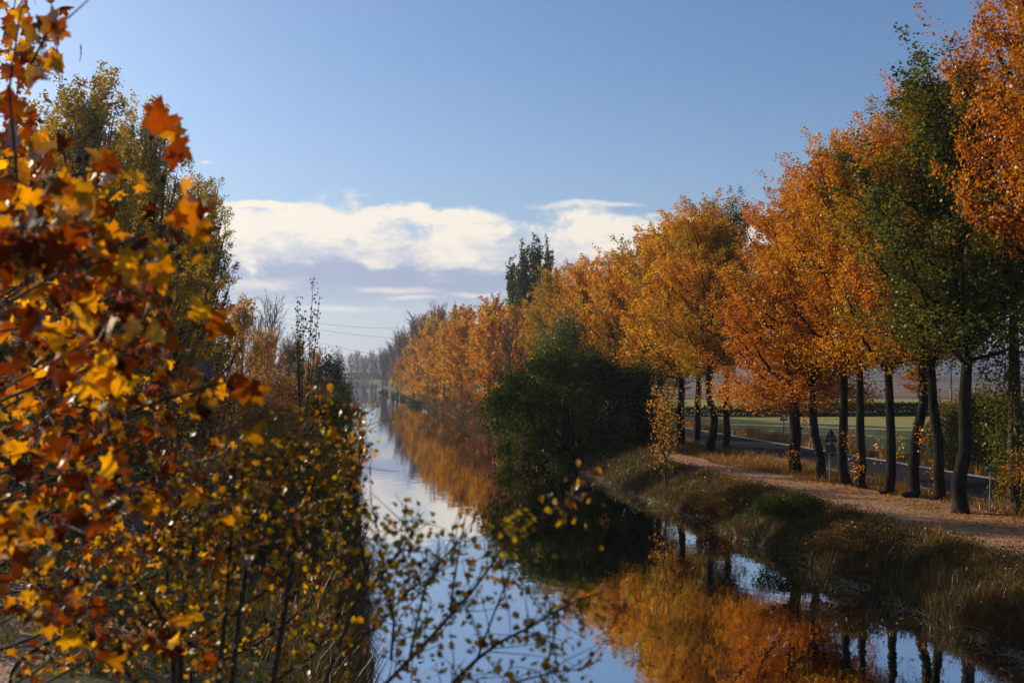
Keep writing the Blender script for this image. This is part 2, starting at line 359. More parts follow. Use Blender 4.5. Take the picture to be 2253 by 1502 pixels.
M['asphalt'] = rough_mat('asphalt', [(.3, (.014, .0142, .0145)), (.7, (.026, .026, .026))], 2.2, .9, .3, 60, spec=.04)
struct('road', strip(lambda y: 21.9, lambda y: 27.1, ys, .03), M['asphalt'])
M['line_paint'] = rough_mat('road_paint', [(.3, (.45, .45, .43)), (.7, (.72, .72, .70))], 6, .7, .1)
mb = strip(lambda y: 22.05, lambda y: 22.17, ys, .034, 2)
struct('road_edge_line', mb, M['line_paint'])
struct('road_far_edge_line', strip(lambda y: 26.85, lambda y: 26.97, ys, .034, 2), M['line_paint'])
M['verge'] = rough_mat('pale_gravel_verge', [(.3, (.20, .16, .12)), (.7, (.36, .30, .25))], 3, .9, .4)
struct('road_verge', strip(lambda y: 27.1, lambda y: 27.75 + pe(y) * .5, ys, .026, 3), M['verge'])
M['green_field'] = rough_mat('young_crop', [(.3, (.19, .165, .03)), (.6, (.27, .23, .042)), (.8, (.23, .195, .038))], .6, .9, .5, 4)
M['brown_field'] = rough_mat('ploughed_earth', [(.3, (.09, .055, .04)), (.6, (.15, .095, .07)), (.8, (.12, .10, .06))], .12, .95, .5, 2, stretch=(.2, 1, 1))
flat = lambda z: (lambda x, y: 0 * x + z)
struct('green_field', sheet(np.linspace(31, 220, 12), np.linspace(20, 112, 8), lambda x, y: terrain(x, y) + .06), M['green_field'])
struct('far_green_field', sheet(np.linspace(31, 330, 12), np.linspace(118, 190, 6), lambda x, y: terrain(x, y) + .06), M['green_field'])
struct('ploughed_field', sheet(np.linspace(31, 600, 12), np.linspace(194, 520, 8), lambda x, y: terrain(x, y) + .06), M['brown_field'])
M['hill'] = rough_mat('distant_hill', [(.3, (.05, .06, .06)), (.55, (.075, .08, .078)), (.8, (.10, .10, .09))], .006, .95, 0)
def ridge(y0, x0, x1, hmax, seed, depth=500):
    r = np.random.default_rng(seed); xs = np.linspace(x0, x1, 90); ph = r.random(6) * 6.3
    hh = sum(np.sin(xs / (x1 - x0) * (3 + 4 * k) + ph[k]) / (1.3 + k) for k in range(6)); hh = (hh - hh.min()) / (hh.max() - hh.min())
    prof = hmax * (.45 + .55 * hh) * np.clip(np.minimum((xs - x0), (x1 - xs)) / (.15 * (x1 - x0)), 0, 1)
    yy = np.linspace(0, 1, 9); X = np.repeat(xs[None], 9, 0); Y = y0 + depth * np.repeat(yy[:, None], 90, 1); Z = prof[None] * (np.sin(np.pi * yy) ** .8)[:, None] + 1.0
    i = np.arange(8)[:, None] * 90; j = np.arange(89)[None]; mb = MB()
    mb.add(np.stack([X, Y, Z], -1).reshape(-1, 3), np.stack([i + j, i + j + 1, i + 91 + j, i + 90 + j], -1).reshape(-1, 4)); return mb
struct('hills', ridge(1500, 250, 3300, 62, 3, 900), M['hill'])
struct('far_hills', ridge(2600, -2600, 900, 38, 5, 700), M['hill'])

# ------------------------------------------------------------------ tree builders
def bez(a, b, c, n):
    t = np.linspace(0, 1, n)[:, None]; return (1 - t) ** 2 * a + 2 * t * (1 - t) * b + t * t * c
def poplar(seed, H=15.0, clear=4.4, Rm=2.7, nl=24000, leaf=.085, limbs=44, fan=0.0, sides=7, twigs=9, up=1.0, shoots=0, r0=.20, wob=1.0, prof=None, low=26):
    r = np.random.default_rng(seed); tr, cr = MB(), MB()
    zs = np.array([0, .25, 1, 2.2, 3.6, clear + .6, H * .55, H * .8, H * .95]); zs.sort()
    wx = np.cumsum(r.normal(0, .07 * wob, len(zs))); wy = np.cumsum(r.normal(0, .07 * wob, len(zs))); wx -= wx[0]; wy -= wy[0]
    axis = np.stack([wx, wy, zs], -1)
    rad = r0 * np.interp(zs / H, [0, .017, .08, .3, .6, 1], [1.45, 1.12, 1.0, .82, .42, .05])
    tr.tube(axis, rad, 10)
    for k in range(3):
        zb = .8 + r.random() * (clear - 1); a = r.random() * 6.3; c0 = np.array([np.interp(zb, zs, wx), np.interp(zb, zs, wy), zb])
        tr.tube([c0, c0 + np.array([math.cos(a), math.sin(a), .15]) * r0 * 1.25], [r0 * .42, r0 * .2], 6)
    env = lambda z: Rm * np.interp((z - clear) / (H - clear), [-.1, 0, .12, .3, .55, .8, .93, 1.02], prof or [.35, .66, .93, 1.0, .84, .52, .27, .06])
    P, cl = [], []
    per = max(4, nl // (limbs * (twigs + 1)))
    for k in range(limbs):
        f = (k + .5) / limbs; h = clear * .92 + (H * .86 - clear * .92) * f ** 1.15
        a = k * 2.39996 + r.normal(0, .3); base = np.array([np.interp(h, zs, wx), np.interp(h, zs, wy), h])
        rise = (1.6 + 2.6 * r.random()) * (1 - .35 * f) * up; zt = min(h + rise, H * (.97 + .05 * r.random())); rt = env(zt - .3 * rise) * (.62 + .5 * r.random())
        tip = np.array([base[0] + math.cos(a) * rt + fan * 0, base[1] + math.sin(a) * rt, zt])
        mid = base + (tip - base) * np.array([.72, .72, .30])
        pts = bez(base, mid, tip, 6); L = np.linalg.norm(tip - base)
        tr.tube(pts, np.linspace(.035 + .028 * L, .012, 6) * (r0 / .3), 5, False)
        for j in range(twigs + 1):
            s_ = .10 + .90 * (j + r.random() * .7) / (twigs + .7) if j < twigs else 1.0
            q = bez(base, mid, tip, 24)[int(min(23, s_ * 23))]
            d = np.array([math.cos(a), math.sin(a), 0]) * .45 + r.normal(0, .55, 3); d[2] = abs(d[2]) * .8 + .55 * up; d /= np.linalg.norm(d)
            tl = (.55 + .75 * r.random()) * (Rm / 2.7) ** .6 * (1.0 if j < twigs else 1.2)
            e = q + d * tl
            if j % 2 == 0: tr.tube([q, (q + e) / 2 + r.normal(0, .04, 3), e], [.012, .009, .004], 3, False)
            n = int(per * (.6 + .8 * r.random())); s2 = r.random(n) ** .8
            P.append(q + (e - q) * s2[:, None] + r.normal(0, 1, (n, 3)) * (.17 * (Rm / 2.7) ** .5 * (1.15 - .7 * s2))[:, None]); cl.append(np.full(n, r.random()))
    for k in range(low):
        a = r.random() * 6.283; rr = Rm * (.25 + .65 * r.random()); c0 = np.array([wx[4] + math.cos(a) * rr, wy[4] + math.sin(a) * rr, clear * (.93 + .25 * r.random()) + .5]); n = int(per * 1.1)
        P.append(c0 + r.normal(0, 1, (n, 3)) * np.array([.30, .30, .34]) * (Rm / 2.7) ** .5); cl.append(np.full(n, r.random()))
    for k in range(shoots):
        zb = .6 + r.random() * clear; a = r.random() * 6.3; c0 = np.array([np.interp(zb, zs, wx), np.interp(zb, zs, wy), zb]); n = 60
        P.append(c0 + np.array([math.cos(a), math.sin(a), .3]) * .5 + r.normal(0, 1, (n, 3)) * np.array([.14, .14, .30])); cl.append(np.full(n, .6 + .4 * r.random()))
    P = np.concatenate(P); cl = np.concatenate(cl); n = len(P)
    rn = np.clip(.42 * r.random(n) + .62 * cl - .02, 0, 1); Ls = leaf * (.7 + .6 * r.random(n))
    cr.leaves(P, Ls, Ls * .92, r, rn)
    return tr.mesh('trunk'), cr.mesh('crown', False)
def bare(seed, H=12.0, Rm=3.2, limbs=26, sub=8, fine=5, clear=1.5, thick=1.0, leaves=0, leaf=.2, spread=1.0):
    r = np.random.default_rng(seed); tr = MB(); cr = MB(); P = []
    axis = np.stack([np.cumsum(r.normal(0, .08, 7)), np.cumsum(r.normal(0, .08, 7)), np.linspace(0, H * .8, 7)], -1); axis[0, :2] = 0
    tr.tube(axis, np.linspace(.022 * H, .03, 7) * thick, 6)
    for k in range(limbs):
        f = (k + .5) / limbs; h = clear + (H * .75 - clear) * f; a = k * 2.4 + r.normal(0, .3)
        base = np.array([np.interp(h, axis[:, 2], axis[:, 0]), np.interp(h, axis[:, 2], axis[:, 1]), h])
        zt = min(h + H * (.20 + .22 * r.random()), H * (.92 + .1 * r.random())); q = (zt - clear) / (H - clear)
        rt = Rm * spread * np.interp(q, [0, .3, .6, 1], [.6, 1, .8, .2]) * (.6 + .5 * r.random())
        tip = np.array([base[0] + math.cos(a) * rt, base[1] + math.sin(a) * rt, zt]); mid = base + (tip - base) * np.array([.65, .65, .35])
        tr.tube(bez(base, mid, tip, 5), np.linspace(.07, .018, 5) * thick, 4, False)
        for j in range(sub):
            b0 = bez(base, mid, tip, 20)[int(6 + 13 * (j + r.random()) / (sub + .2))]
            d = r.normal(0, .5, 3) + np.array([math.cos(a), math.sin(a), 0]) * .5; d[2] = abs(d[2]) + .5; d /= np.linalg.norm(d)
            e = b0 + d * H * (.06 + .08 * r.random()); tr.tube([b0, (b0 + e) / 2 + r.normal(0, .05, 3), e], np.array([.026, .018, .010]) * thick, 3, False)
            for i in range(fine):
                s_ = .3 + .7 * r.random(); b1 = b0 + (e - b0) * s_; d2 = d + r.normal(0, .45, 3); d2[2] += .3; d2 /= np.linalg.norm(d2); e2 = b1 + d2 * H * (.03 + .045 * r.random())
                tr.tube([b1, e2], np.array([.013, .007]) * thick, 3, False)
                if leaves: P.append(b1 + (e2 - b1) * r.random((leaves, 1)) + r.normal(0, .12, (leaves, 3)))
    out = [tr.mesh('trunk')]
    if leaves:
        P = np.concatenate(P); Ls = leaf * (.7 + .6 * r.random(len(P))); cr.leaves(P, Ls, Ls * .85, r, r.random(len(P))); out.append(cr.mesh('crown', False))
    return out
def bush(seed, rx, rz, nl, leaf, clumps=70, stems=14, sig=.13, low=.0, ry=None):
    r = np.random.default_rng(seed); st, fo = MB(), MB(); ry = ry or rx; P, cl = [], []
    per = nl // clumps
    for k in range(clumps):
        a = r.random() * 6.283; zf = low + (1 - low) * r.random() ** .8; rr = math.sqrt(max(0, 1 - (max(0, zf - .35) / .66) ** 2)) * (.62 + .38 * min(1, zf / .3)) * (r.random() ** .42)
        c = np.array([math.cos(a) * rr * rx, math.sin(a) * rr * ry, zf * rz])
        n = int(per * (.5 + r.random())); g = r.normal(0, 1, (n, 3)) * np.array([rx, ry, rz * .8]) * sig * (.7 + .7 * r.random())
        p = c + g; p[:, 2] = np.maximum(p[:, 2], .03); P.append(p); cl.append(np.full(n, r.random()))
        if k < stems:
            b0 = np.array([r.normal(0, .12) * rx, r.normal(0, .12) * ry, 0]); st.tube(bez(b0, b0 * .5 + c * np.array([.4, .4, .75]), c, 6), np.linspace(.02 + .012 * rz, .008, 6), 5, False)
    P = np.concatenate(P); cl = np.concatenate(cl); n = len(P); Ls = leaf * (.7 + .6 * r.random(n))
    fo.leaves(P, Ls, Ls * .7, r, np.clip(.5 * r.random(n) + .5 * cl, 0, 1))
    return st.mesh('stem'), fo.mesh('foliage', False)
def put(name, label, cat, group, x, y, meshes, mats, sc=1.0, rz=0.0, z=None, names=('trunk', 'crown')):
    z = float(terrain(np.array(x), np.array(y))) - .04 if z is None else z
    t_ = thing(name, label, cat, (x, y, z), rz, sc, group)
    for nm, me, mt in zip(names, meshes, mats): part(nm, me, M[mt], t_)
    return t_

# ------------------------------------------------------------------ right bank: the rows of poplars
near = [poplar(11 + k, 15, 5.3, 2.75, 62000, .086, limbs=60, up=1.15, wob=1.5, r0=(.19, .165, .18, .195, .17)[k], shoots=(3, 1, 5, 2, 1)[k]) for k in range(5)]
high = poplar(33, 15, 6.8, 2.9, 62000, .086, limbs=60)
forked = poplar(31, 15, 3.7, 3.1, 62000, .086, limbs=64, low=90, r0=.21, shoots=2)
mid = [poplar(41 + k, 15, 4.6, 2.9, 26000, .13, limbs=50, twigs=7) for k in range(4)]
farp = [poplar(51 + k, 15, 3.0, 3.1, 9000, .25, limbs=38, twigs=6) for k in range(3)]
fanp = [poplar(61 + k, 15, 1.0, 3.4, 10000, .23, limbs=46, twigs=6, r0=.22) for k in range(3)]
G = 'poplars in rows between the path and the road'
RT = [  # x, y, top in the photograph, mesh, material, width, turn, label
    (20.1, 28.6, -190, high, 'rust', 1.0, .3, 'rust orange poplar whose crown fills the top right corner of the view'),
    (19.3, 32.4, 140, near[1], 'green', 1.22, 1.1, 'tall dark green poplar on the thickest trunk, just left of the small green sign'),
    (20.4, 36.0, 215, near[2], 'rust', .95, 2.0, 'rusty brown poplar half hidden behind the tall dark green one'),
    (19.8, 36.8, 225, near[3], 'golden_green', .92, 4.0, 'green poplar mixed with orange, directly left of the tall dark green one'),
    (19.5, 37.9, 290, near[0], 'gold', .85, 5.0, 'golden poplar with bushy shoots along its trunk'),
    (19.7, 39.9, 300, near[4], 'orange', .95, .8, 'orange poplar on a slim trunk, right of the two back-facing road signs'),
    (19.9, 41.6, 335, near[0], 'rust', .9, 2.9, 'rusty poplar rising right behind the round back-facing road sign'),
    (19.7, 43.5, 370, near[1], 'orange', 1.0, 3.6, 'orange poplar on the trunk that half hides the triangular sign back'),
    (19.6, 45.8, 430, forked, 'rust', 1.12, 2.2, 'wide deep orange poplar forking low, its boughs hanging over the gravel path'),
    (20.0, 58.3, 470, near[3], 'orange', 1.05, 1.7, 'orange poplar standing left of the red warning triangle across the road'),
    (21.8, 60.9, 448, near[4], 'green', 1.0, .5, 'poplar with a dark green top poking above its orange neighbours'),
    (20.3, 65.1, 478, mid[0], 'gold', 1.05, 2.6, 'golden poplar behind the small yellow sapling on the bank'),
    (21.8, 67.0, 465, mid[1], 'golden_green', 1.0, 4.4, 'green-topped poplar in the back row behind the yellow sapling'),
    (21.6, 74.5, 490, mid[2], 'orange', 1.0, 1.0, 'orange poplar above the right end of the big dark bush'),
]
for x, y, py, me, mt, sx, rz, lab in RT:
    k = height(x, y, py) / 15; sx *= 1.1
    put('poplar_tree', lab, 'tree', G, x, y, me, ('bark', mt), (sx, sx, k), rz)
back = [(20.2, 80, 'gold', 'bright golden poplar behind the crest of the big dark bush'),
        (22.0, 84, 'golden_green', 'dull green poplar in the back row behind the big dark bush'),
        (19.6, 91, 'orange', 'orange poplar whose crown rests on the left part of the dark bush'),
        (21.6, 97, 'gold', 'golden poplar two trees right of the green column poplars'),
        (19.8, 105, 'golden_green', 'olive green poplar low between two golden crowns right of the column poplars'),
        (21.4, 113, 'orange', 'orange poplar directly right of the green column poplars'),
        (19.4, 122, 'gold', 'golden poplar in front of the foot of the green column poplars'),
        (21.0, 133, 'rust', 'rusty poplar touching the right side of the green column poplars'),
        (19.2, 145, 'orange', 'orange poplar touching the left side of the green column poplars'),
        (20.6, 160, 'gold', 'small golden crown left of the green column poplars, in the back row'),
        (19.0, 178, 'orange', 'distant orange poplar in the middle of the far part of the row'),
        (20.0, 200, 'golden_green', 'distant greenish poplar peeping over the far orange ones'),
        (19.0, 225, 'orange', 'far orange poplar behind the golden trees at the water'),
        (19.4, 255, 'gold', 'far golden poplar next to last in the row'),
        (18.6, 290, 'rust', 'last and farthest rusty poplar of the right-hand row')]
for i, (x, y, mt, lab) in enumerate(back):
    v_ = np.array([x, y, 8.]) - CAM; px = PW / 2 + FPX * (v_ @ Rv) / (v_ @ Fv)
    py = np.interp(px, [880, 940, 1080, 1165, 1215, 1250, 1345, 1420, 1500], [725, 690, 660, 678, 600, 568, 580, 505, 480])
    me = (mid if y < 110 else farp)[i % (4 if y < 110 else 3)]
    k = height(x, y, py) / 15
    put('poplar_tree', lab, 'tree', G, x, y, me, ('bark', mt), (1.12, 1.12, k), i * 1.3)
for i, (x, y, py, mt, lab) in enumerate([
        (14.8, 205, 700, 'gold', 'golden tree standing at the water edge where the canal narrows in the distance'),
        (15.2, 178, 705, 'gold', 'yellow tree with pale stems at the water, second of the far waterside trees'),
        (15.6, 152, 700, 'gold', 'deep golden tree at the water, nearest of the far waterside trees'),
        (16.5, 128, 690, 'orange', 'thin orange tree left of the big dark bush'),
        (14.0, 245, 735, 'gold', 'small golden tree at the far end of the waterside trees')]):
    put('waterside_tree', lab, 'tree', 'autumn trees along the far waterside', x, y, fanp[i % 3], ('pale_bark', mt), (1.0, 1.0, height(x, y, py) / 15), i * 2.1)

# column poplars
lomb = [poplar(71 + k, 22, 2.0, 1.5, 14000, .2, limbs=70, twigs=5, up=1.5, r0=.28, prof=[.4, .6, .85, 1, .9, .5, .22, .03]) for k in range(2)]
for i, (px, py, y, sx, lab) in enumerate([(1181, 523, 150, .95, 'tallest green column poplar, in the middle of its group'),
                                           (1149, 540, 149, .95, 'green column poplar left of the tallest one'),
                                           (1209, 527, 153, .62, 'slim green column poplar at the right of its group'),
                                           (1124, 572, 152, .65, 'short green column poplar at the left of its group')]):
    x = (px - 768) / FPX * y; put('column_poplar', lab, 'tree', 'green column poplars', x, y, lomb[i % 2], ('bark', 'lombardy'), (sx * 1.35, sx * 1.35, height(x, y, py) / 22), i)

# bare trees
bares = [bare(81 + k, 12, 3.2) for k in range(3)]
bare_leafy = [bare(91 + k, 12, 3.4, leaves=5, leaf=.2) for k in range(2)]
bare_far = [bare(85 + k, 12, 3.4, limbs=30, sub=8, fine=4, thick=2.2) for k in range(3)]
def upright(px, y): return (px - 768) / FPX * y
for i, (px, y, py, me, mt, lab) in enumerate([
        (872, 290, 708, bares[0], 'red_bark', 'reddish bare tree at the left end of the right-hand trees'),
        (842, 350, 745, bares[1], 'pale_bark', 'grey bare tree beyond the reddish bare one'),
        (958, 215, 662, bares[2], 'pale_bark', 'bare tree top showing above the golden waterside trees'),
        (1120, 110, 690, bares[1], 'red_bark', 'leafless brown tree in front of the green column poplars'),
        (600, 135, 655, bares[0], 'pale_bark', 'tall grey bare tree beside the pylon on the left bank'),
        (570, 150, 690, bares[2], 'pale_bark', 'grey bare tree right under the pylon on the left bank'),
        (640, 160, 730, bares[1], 'red_bark', 'bare brown tree left of the thin sapling'),
        (742, 330, 768, bares[0], 'pale_bark', 'small pale bare tree behind the round dark evergreen')]):
    x = upright(px, y); k = height(x, y, py) / 12
    put('bare_tree', lab, 'tree', 'leafless trees along the canal', x, y, me[:1], (mt,), (k * .9, k * .9, k), i * 1.7)
for i, (px, y, py, me, mt, lab) in enumerate([
        (848, 420, 765, 0, 'pale_bark', 'grey leafless tree, farthest of the dark mass beyond the reddish bare one'),
        (862, 380, 752, 1, 'pale_bark', 'grey leafless tree in the middle of the dark mass beyond the reddish bare one'),
        (884, 330, 735, 2, 'red_bark', 'brown leafless tree just behind the reddish bare one'),
        (905, 270, 722, 0, 'red_bark', 'brown leafless tree between the reddish bare one and the golden waterside trees'),
        (918, 250, 690, 1, 'pale_bark', 'thin leafless tree showing above the left end of the golden waterside trees'),
        (660, 210, 745, 2, 'pale_bark', 'faint grey leafless tree left of the thin sapling')]):
    x = upright(px, y); k = height(x, y, py) / 12
    put('bare_tree', lab, 'tree', 'leafless trees along the canal', x, y, bare_far[me], (mt,), (k * 1.1, k * 1.1, k), i * 1.9 + .7)
fr = [('leftmost', 752), ('second', 772), ('third', 786), ('fourth', 797), ('fifth', 806), ('sixth', 818), ('seventh', 830), ('eighth and rightmost', 843)]
for i, (wd, px) in enumerate(fr):
    y = 690 + 14 * (i % 3) + (40 if px < 800 else 0); x = upright(px, y); k = height(x, y, 782 - 5 * (i % 3)) / 12
    y = max(y, 728)
    put('bare_tree', wd + ' of the pale bare trees closing off the far end of the canal', 'tree', 'pale bare trees at the far end of the canal', x, y, bare_far[i % 3], ('pale_bark',), (k * .9, k * .9, k), i)
for i, (px, y, py, me, mt, lab) in enumerate([
        (542, 105, 668, bare_leafy[0], 'gold', 'orange half-bare tree right of the tall poplars on the left bank'),
        (590, 118, 735, bare_leafy[1], 'orange', 'low orange tree in front of the bare trees of the left bank'),
        (640, 128, 765, bare_leafy[0], 'brown_bush', 'low brown tree just left of the thin sapling'),
        (700, 170, 770, bare_leafy[1], 'rust', 'low rusty tree just right of the thin sapling'),
        (880, 262, 770, bare_leafy[1], 'orange', 'half-bare orange tree leaning over the far water')]):
    x = upright(px, y); k = height(x, y, py) / 12
    put('half_bare_tree', lab, 'tree', 'half-bare autumn trees', x, y, me, ('red_bark', mt), (k * 1.05, k * 1.05, k), i * 1.9 + .4)

# tall poplars of the left bank and the thin sapling
leftp = [poplar(101 + k, 17, 1.4, 2.9, 56000, .11, limbs=76, twigs=7, up=1.7, r0=.24) for k in range(3)]
for i, (px, y, py, lab) in enumerate([(205, 43, 200, 'tallest olive poplar of the left bank, its tip beside the top left plane leaves'),
                                       (335, 55, 262, 'olive poplar in the middle of the three on the left bank'),
                                       (448, 73, 412, 'brown green poplar, right-hand and shortest of the three on the left bank'),
                                       (60, 36, 320, 'poplar made taller for shade, almost hidden behind the plane leaves at the left edge'),  # grown taller to throw shade on the right bank
                                       (270, 49, 340, 'lower olive poplar added for shade in the gap between the tallest and the middle one'),  # this and the next three poplars are added to shade the right bank
                                       (405, 63, 420, 'lower olive poplar added for shade in the gap left of the shortest one'),
                                       (130, 52, 330, 'olive poplar added for shade behind the plane leaves, left of the tallest one'),
                                       (15, 41, 330, 'poplar added for shade, showing only through gaps of the plane leaves at the far left edge')]):
    x = upright(px, y); put('poplar_tree', lab, 'tree', 'tall poplars on the left bank', x, y, leftp[i % 3], ('bark', 'olive'), (1.0, 1.0, height(x, y, py) / 17), i * 2)
def thin_sapling(seed):
    r = np.random.default_rng(seed); tr, cr = MB(), MB(); P = []
    for k in range(9):
        a = r.random() * 6.3; H = 9.6 * (.62 + .38 * r.random()) if k else 9.6; sp = .35 + .35 * r.random()
        b0 = np.array([0, 0, .3 + .25 * k]); tip = np.array([math.cos(a) * sp + .25, math.sin(a) * sp, H]); c_ = np.array([math.cos(a) * sp * .8, math.sin(a) * sp * .8, H * .4])
        pts = bez(b0, c_, tip, 10); tr.tube(pts, np.linspace(.045, .006, 10), 5, False)
        for s_ in np.concatenate([r.random(30) * .55 + .2, .68 + .32 * r.random(60)]):
            P.append(pts[int(s_ * 9)] * (1 - (s_ * 9) % 1) + pts[min(9, int(s_ * 9) + 1)] * ((s_ * 9) % 1) + r.normal(0, .10, 3))
    P = np.array(P); cr.leaves(P, .15, .12, r, r.random(len(P)), .8); return tr.mesh('trunk'), cr.mesh('crown', False)
put('thin_sapling', 'thin many-stemmed sapling with few dark leaves, rising alone against the cloud', 'sapling', None, -2.3, 57.5, thin_sapling(5), ('twig', 'olive'))

# round evergreen, shrubs of both banks
ever = bush(111, 2.5, 4.6, 9000, .17, 60)
put('evergreen', 'round dark evergreen on the left bank by the far water', 'tree', None, -2.0, 112, ever, ('bark', 'dark_bush'), (1, 1, 1.2))
bushes = [bush(121 + k, 2.0, 2.4, 11000, .075, 70) for k in range(4)]
LB = [(-2.6, 27, 1.0, 1.0, 'brown_bush', 'brown shrub on the left bank nearest the bridge'),
      (-9.5, 26, 1.8, 1.6, 'dark_bush', 'dark green shrub beyond the left towpath, nearest the viewer'),
      (-1.8, 33, .8, .75, 'brown_bush', 'low brown shrub at the left water edge'),
      (-10, 34, 2.0, 1.9, 'dark_bush', 'big dark shrub beyond the left towpath under the poplars'),
      (-2.3, 41, 1.1, 1.1, 'olive', 'olive shrub on the left bank half way to the sapling'),
      (-9.5, 46, 2.0, 1.7, 'brown_bush', 'russet shrub beyond the left towpath among the poplars'),
      (-.8, 50, .75, .95, 'dark_bush', 'dark shrub overhanging the left water edge'),
      (-4.0, 60, 1.2, 1.0, 'red_shrub', 'reddish shrub behind the thin sapling'),
      (-1.2, 66, 1.0, 1.2, 'dark_bush', 'dark green shrub at the water right of the thin sapling'),
      (-8, 64, 2.0, 1.6, 'brown_bush', 'brown thicket under the right-hand left-bank poplar'),
      (-1.6, 80, 1.2, 1.2, 'brown_bush', 'brown shrub at the left water edge before the evergreen'),
      (-7, 84, 2.2, 1.6, 'red_shrub', 'reddish thicket under the orange half-bare tree'),
      (-1.9, 96, 1.4, 1.3, 'dark_bush', 'dark shrub just in front of the round evergreen'),
      (-5.5, 104, 2.2, 1.5, 'brown_bush', 'brown thicket left of the round evergreen'),
      (-2.6, 140, 1.6, 1.5, 'brown_bush', 'brown shrub past the round evergreen'),
      (-3.6, 190, 2.0, 1.5, 'red_shrub', 'reddish shrub on the far left bank')]
for i, (x, y, sx, sz, mt, lab) in enumerate(LB):
    put('shrub', lab, 'shrub', 'shrubs on the left bank', x, y, bushes[i % 4], ('twig', mt), (sx, sx, sz), i * 1.1, names=('stem', 'foliage'))
big = bush(131, 5.5, 6.7, 46000, .18, 170, 34, .07)
put('big_bush', 'huge dark green bush leaning over the canal in the middle of the right bank', 'bush', None, 13.6, 66.5, big, ('bark', 'dark_bush'), (1.0, 1.0, 1.0), .4, names=('stem', 'foliage'))
big2 = bush(132, 2.2, 4.6, 16000, .10, 80, 16, .11)
put('bush', 'dark green bush joined to the right side of the huge one', 'bush', None, 17.9, 64.5, big2, ('bark', 'dark_bush'), 1.0, 1.0, names=('stem', 'foliage'))
put('bush', 'olive green bush crowning the left shoulder of the huge dark one', 'bush', None, 16.0, 80, big2, ('bark', 'lombardy'), (1.2, 1.2, 1.75), 2.0, names=('stem', 'foliage'))
rshrub = [bare(141 + k, 4.5, 2.6, limbs=30, sub=7, fine=5, clear=.2, thick=.5, leaves=2, leaf=.11, spread=1.1) for k in range(2)]
for i, (x, y, sc, lab) in enumerate([(12.4, 78, 1.1, 'reddish twiggy shrub touching the left flank of the huge dark bush'),
                                     (12.2, 88, 1.15, 'reddish twiggy shrub second from the huge dark bush'),
                                     (12.0, 100, 1.0, 'reddish twiggy shrub third from the huge dark bush'),
                                     (12.2, 114, 1.1, 'reddish twiggy shrub fourth from the huge dark bush'),
                                     (12.0, 134, 1.0, 'small reddish shrub below the nearest far waterside tree'),
                                     (12.2, 160, 1.1, 'small reddish shrub below the yellow waterside tree')]):
    put('waterside_shrub', lab, 'shrub', 'reddish shrubs at the right water edge', x, y, rshrub[i % 2], ('red_bark', 'red_shrub'), sc, i * 2.2, names=('stem', 'foliage'))
for i, (x, y, sc, mt, lab) in enumerate([(12.0, 196, .8, 'dark_bush', 'low dark clump at the water under the golden waterside tree'),
                                         (11.6, 225, .7, 'dark_bush', 'low dark clump at the far water, next to last'),
                                         (11.6, 262, .8, 'dark_bush', 'farthest low dark clump on the right water edge'),
                                         (10.6, 318, .8, 'brown_bush', 'brown clump on the low spit of the far right bank')]):
    put('shrub', lab, 'shrub', 'low clumps at the far right water edge', x, y, bushes[i % 4], ('twig', mt), (sc * 1.6, sc * 1.6, sc), i, names=('stem', 'foliage'))

# yellow sapling and low bushes on the right bank
ysap = poplar(151, 4.3, .3, 1.1, 1300, .085, limbs=24, twigs=6, low=0, up=1.0, r0=.05)
p_ = on(1470, 1040); put('yellow_sapling', 'small sapling with sparse yellow leaves beside the gravel path', 'sapling', None, p_[0], p_[1], ysap, ('twig', 'gold'), (1, 1, 1.0))
mound = [bush(161 + k, 1.0, .8, 9000, .05, 60, 10, .14) for k in range(2)]
for i, (px, py, sx, sz, mt, lab) in enumerate([(1590, 1098, 1.15, 1.1, 'brown_bush', 'rounded brown-topped bush at the edge of the gravel path'),
                                               (1455, 1075, 1.4, 1.0, 'olive', 'low olive bush below the yellow sapling'),
                                               (1745, 1130, 1.3, .9, 'dark_bush', 'low dark green bush on the slope right of the brown-topped one'),
                                               (1905, 1190, 1.5, .9, 'brown_bush', 'low brown bush on the slope nearest the viewer'),
                                               (1380, 1050, 1.2, 1.0, 'brown_bush', 'low brown bush at the foot of the huge dark bush')]):
    p_ = on(px, py, 1.0); put('bank_bush', lab, 'bush', 'low bushes on the right bank slope', p_[0], p_[1], mound[i % 2], ('twig', mt), (sx, sx, sz), i, names=('stem', 'foliage'))
p_ = on(2243, 1135); gshoot = bush(171, .9, 1.9, 1500, .085, 40, 8, .13)
put('yellow_bush', 'upright yellow-leaved bush at the right edge beside the path', 'bush', None, p_[0] + .1, p_[1], gshoot, ('twig', 'golden_green'), 1.0, 0, names=('stem', 'foliage'))
iv = bush(172, 1.0, 8.6, 7500, .095, 110, 8, .10)
put('climbing_ivy', 'tall green leafy growth at the right edge behind the yellow bush', 'plant', None, 22.0, 33.6, iv, ('twig', 'green'), (1.15, 1.15, 1.05), 0, names=('stem', 'foliage'))

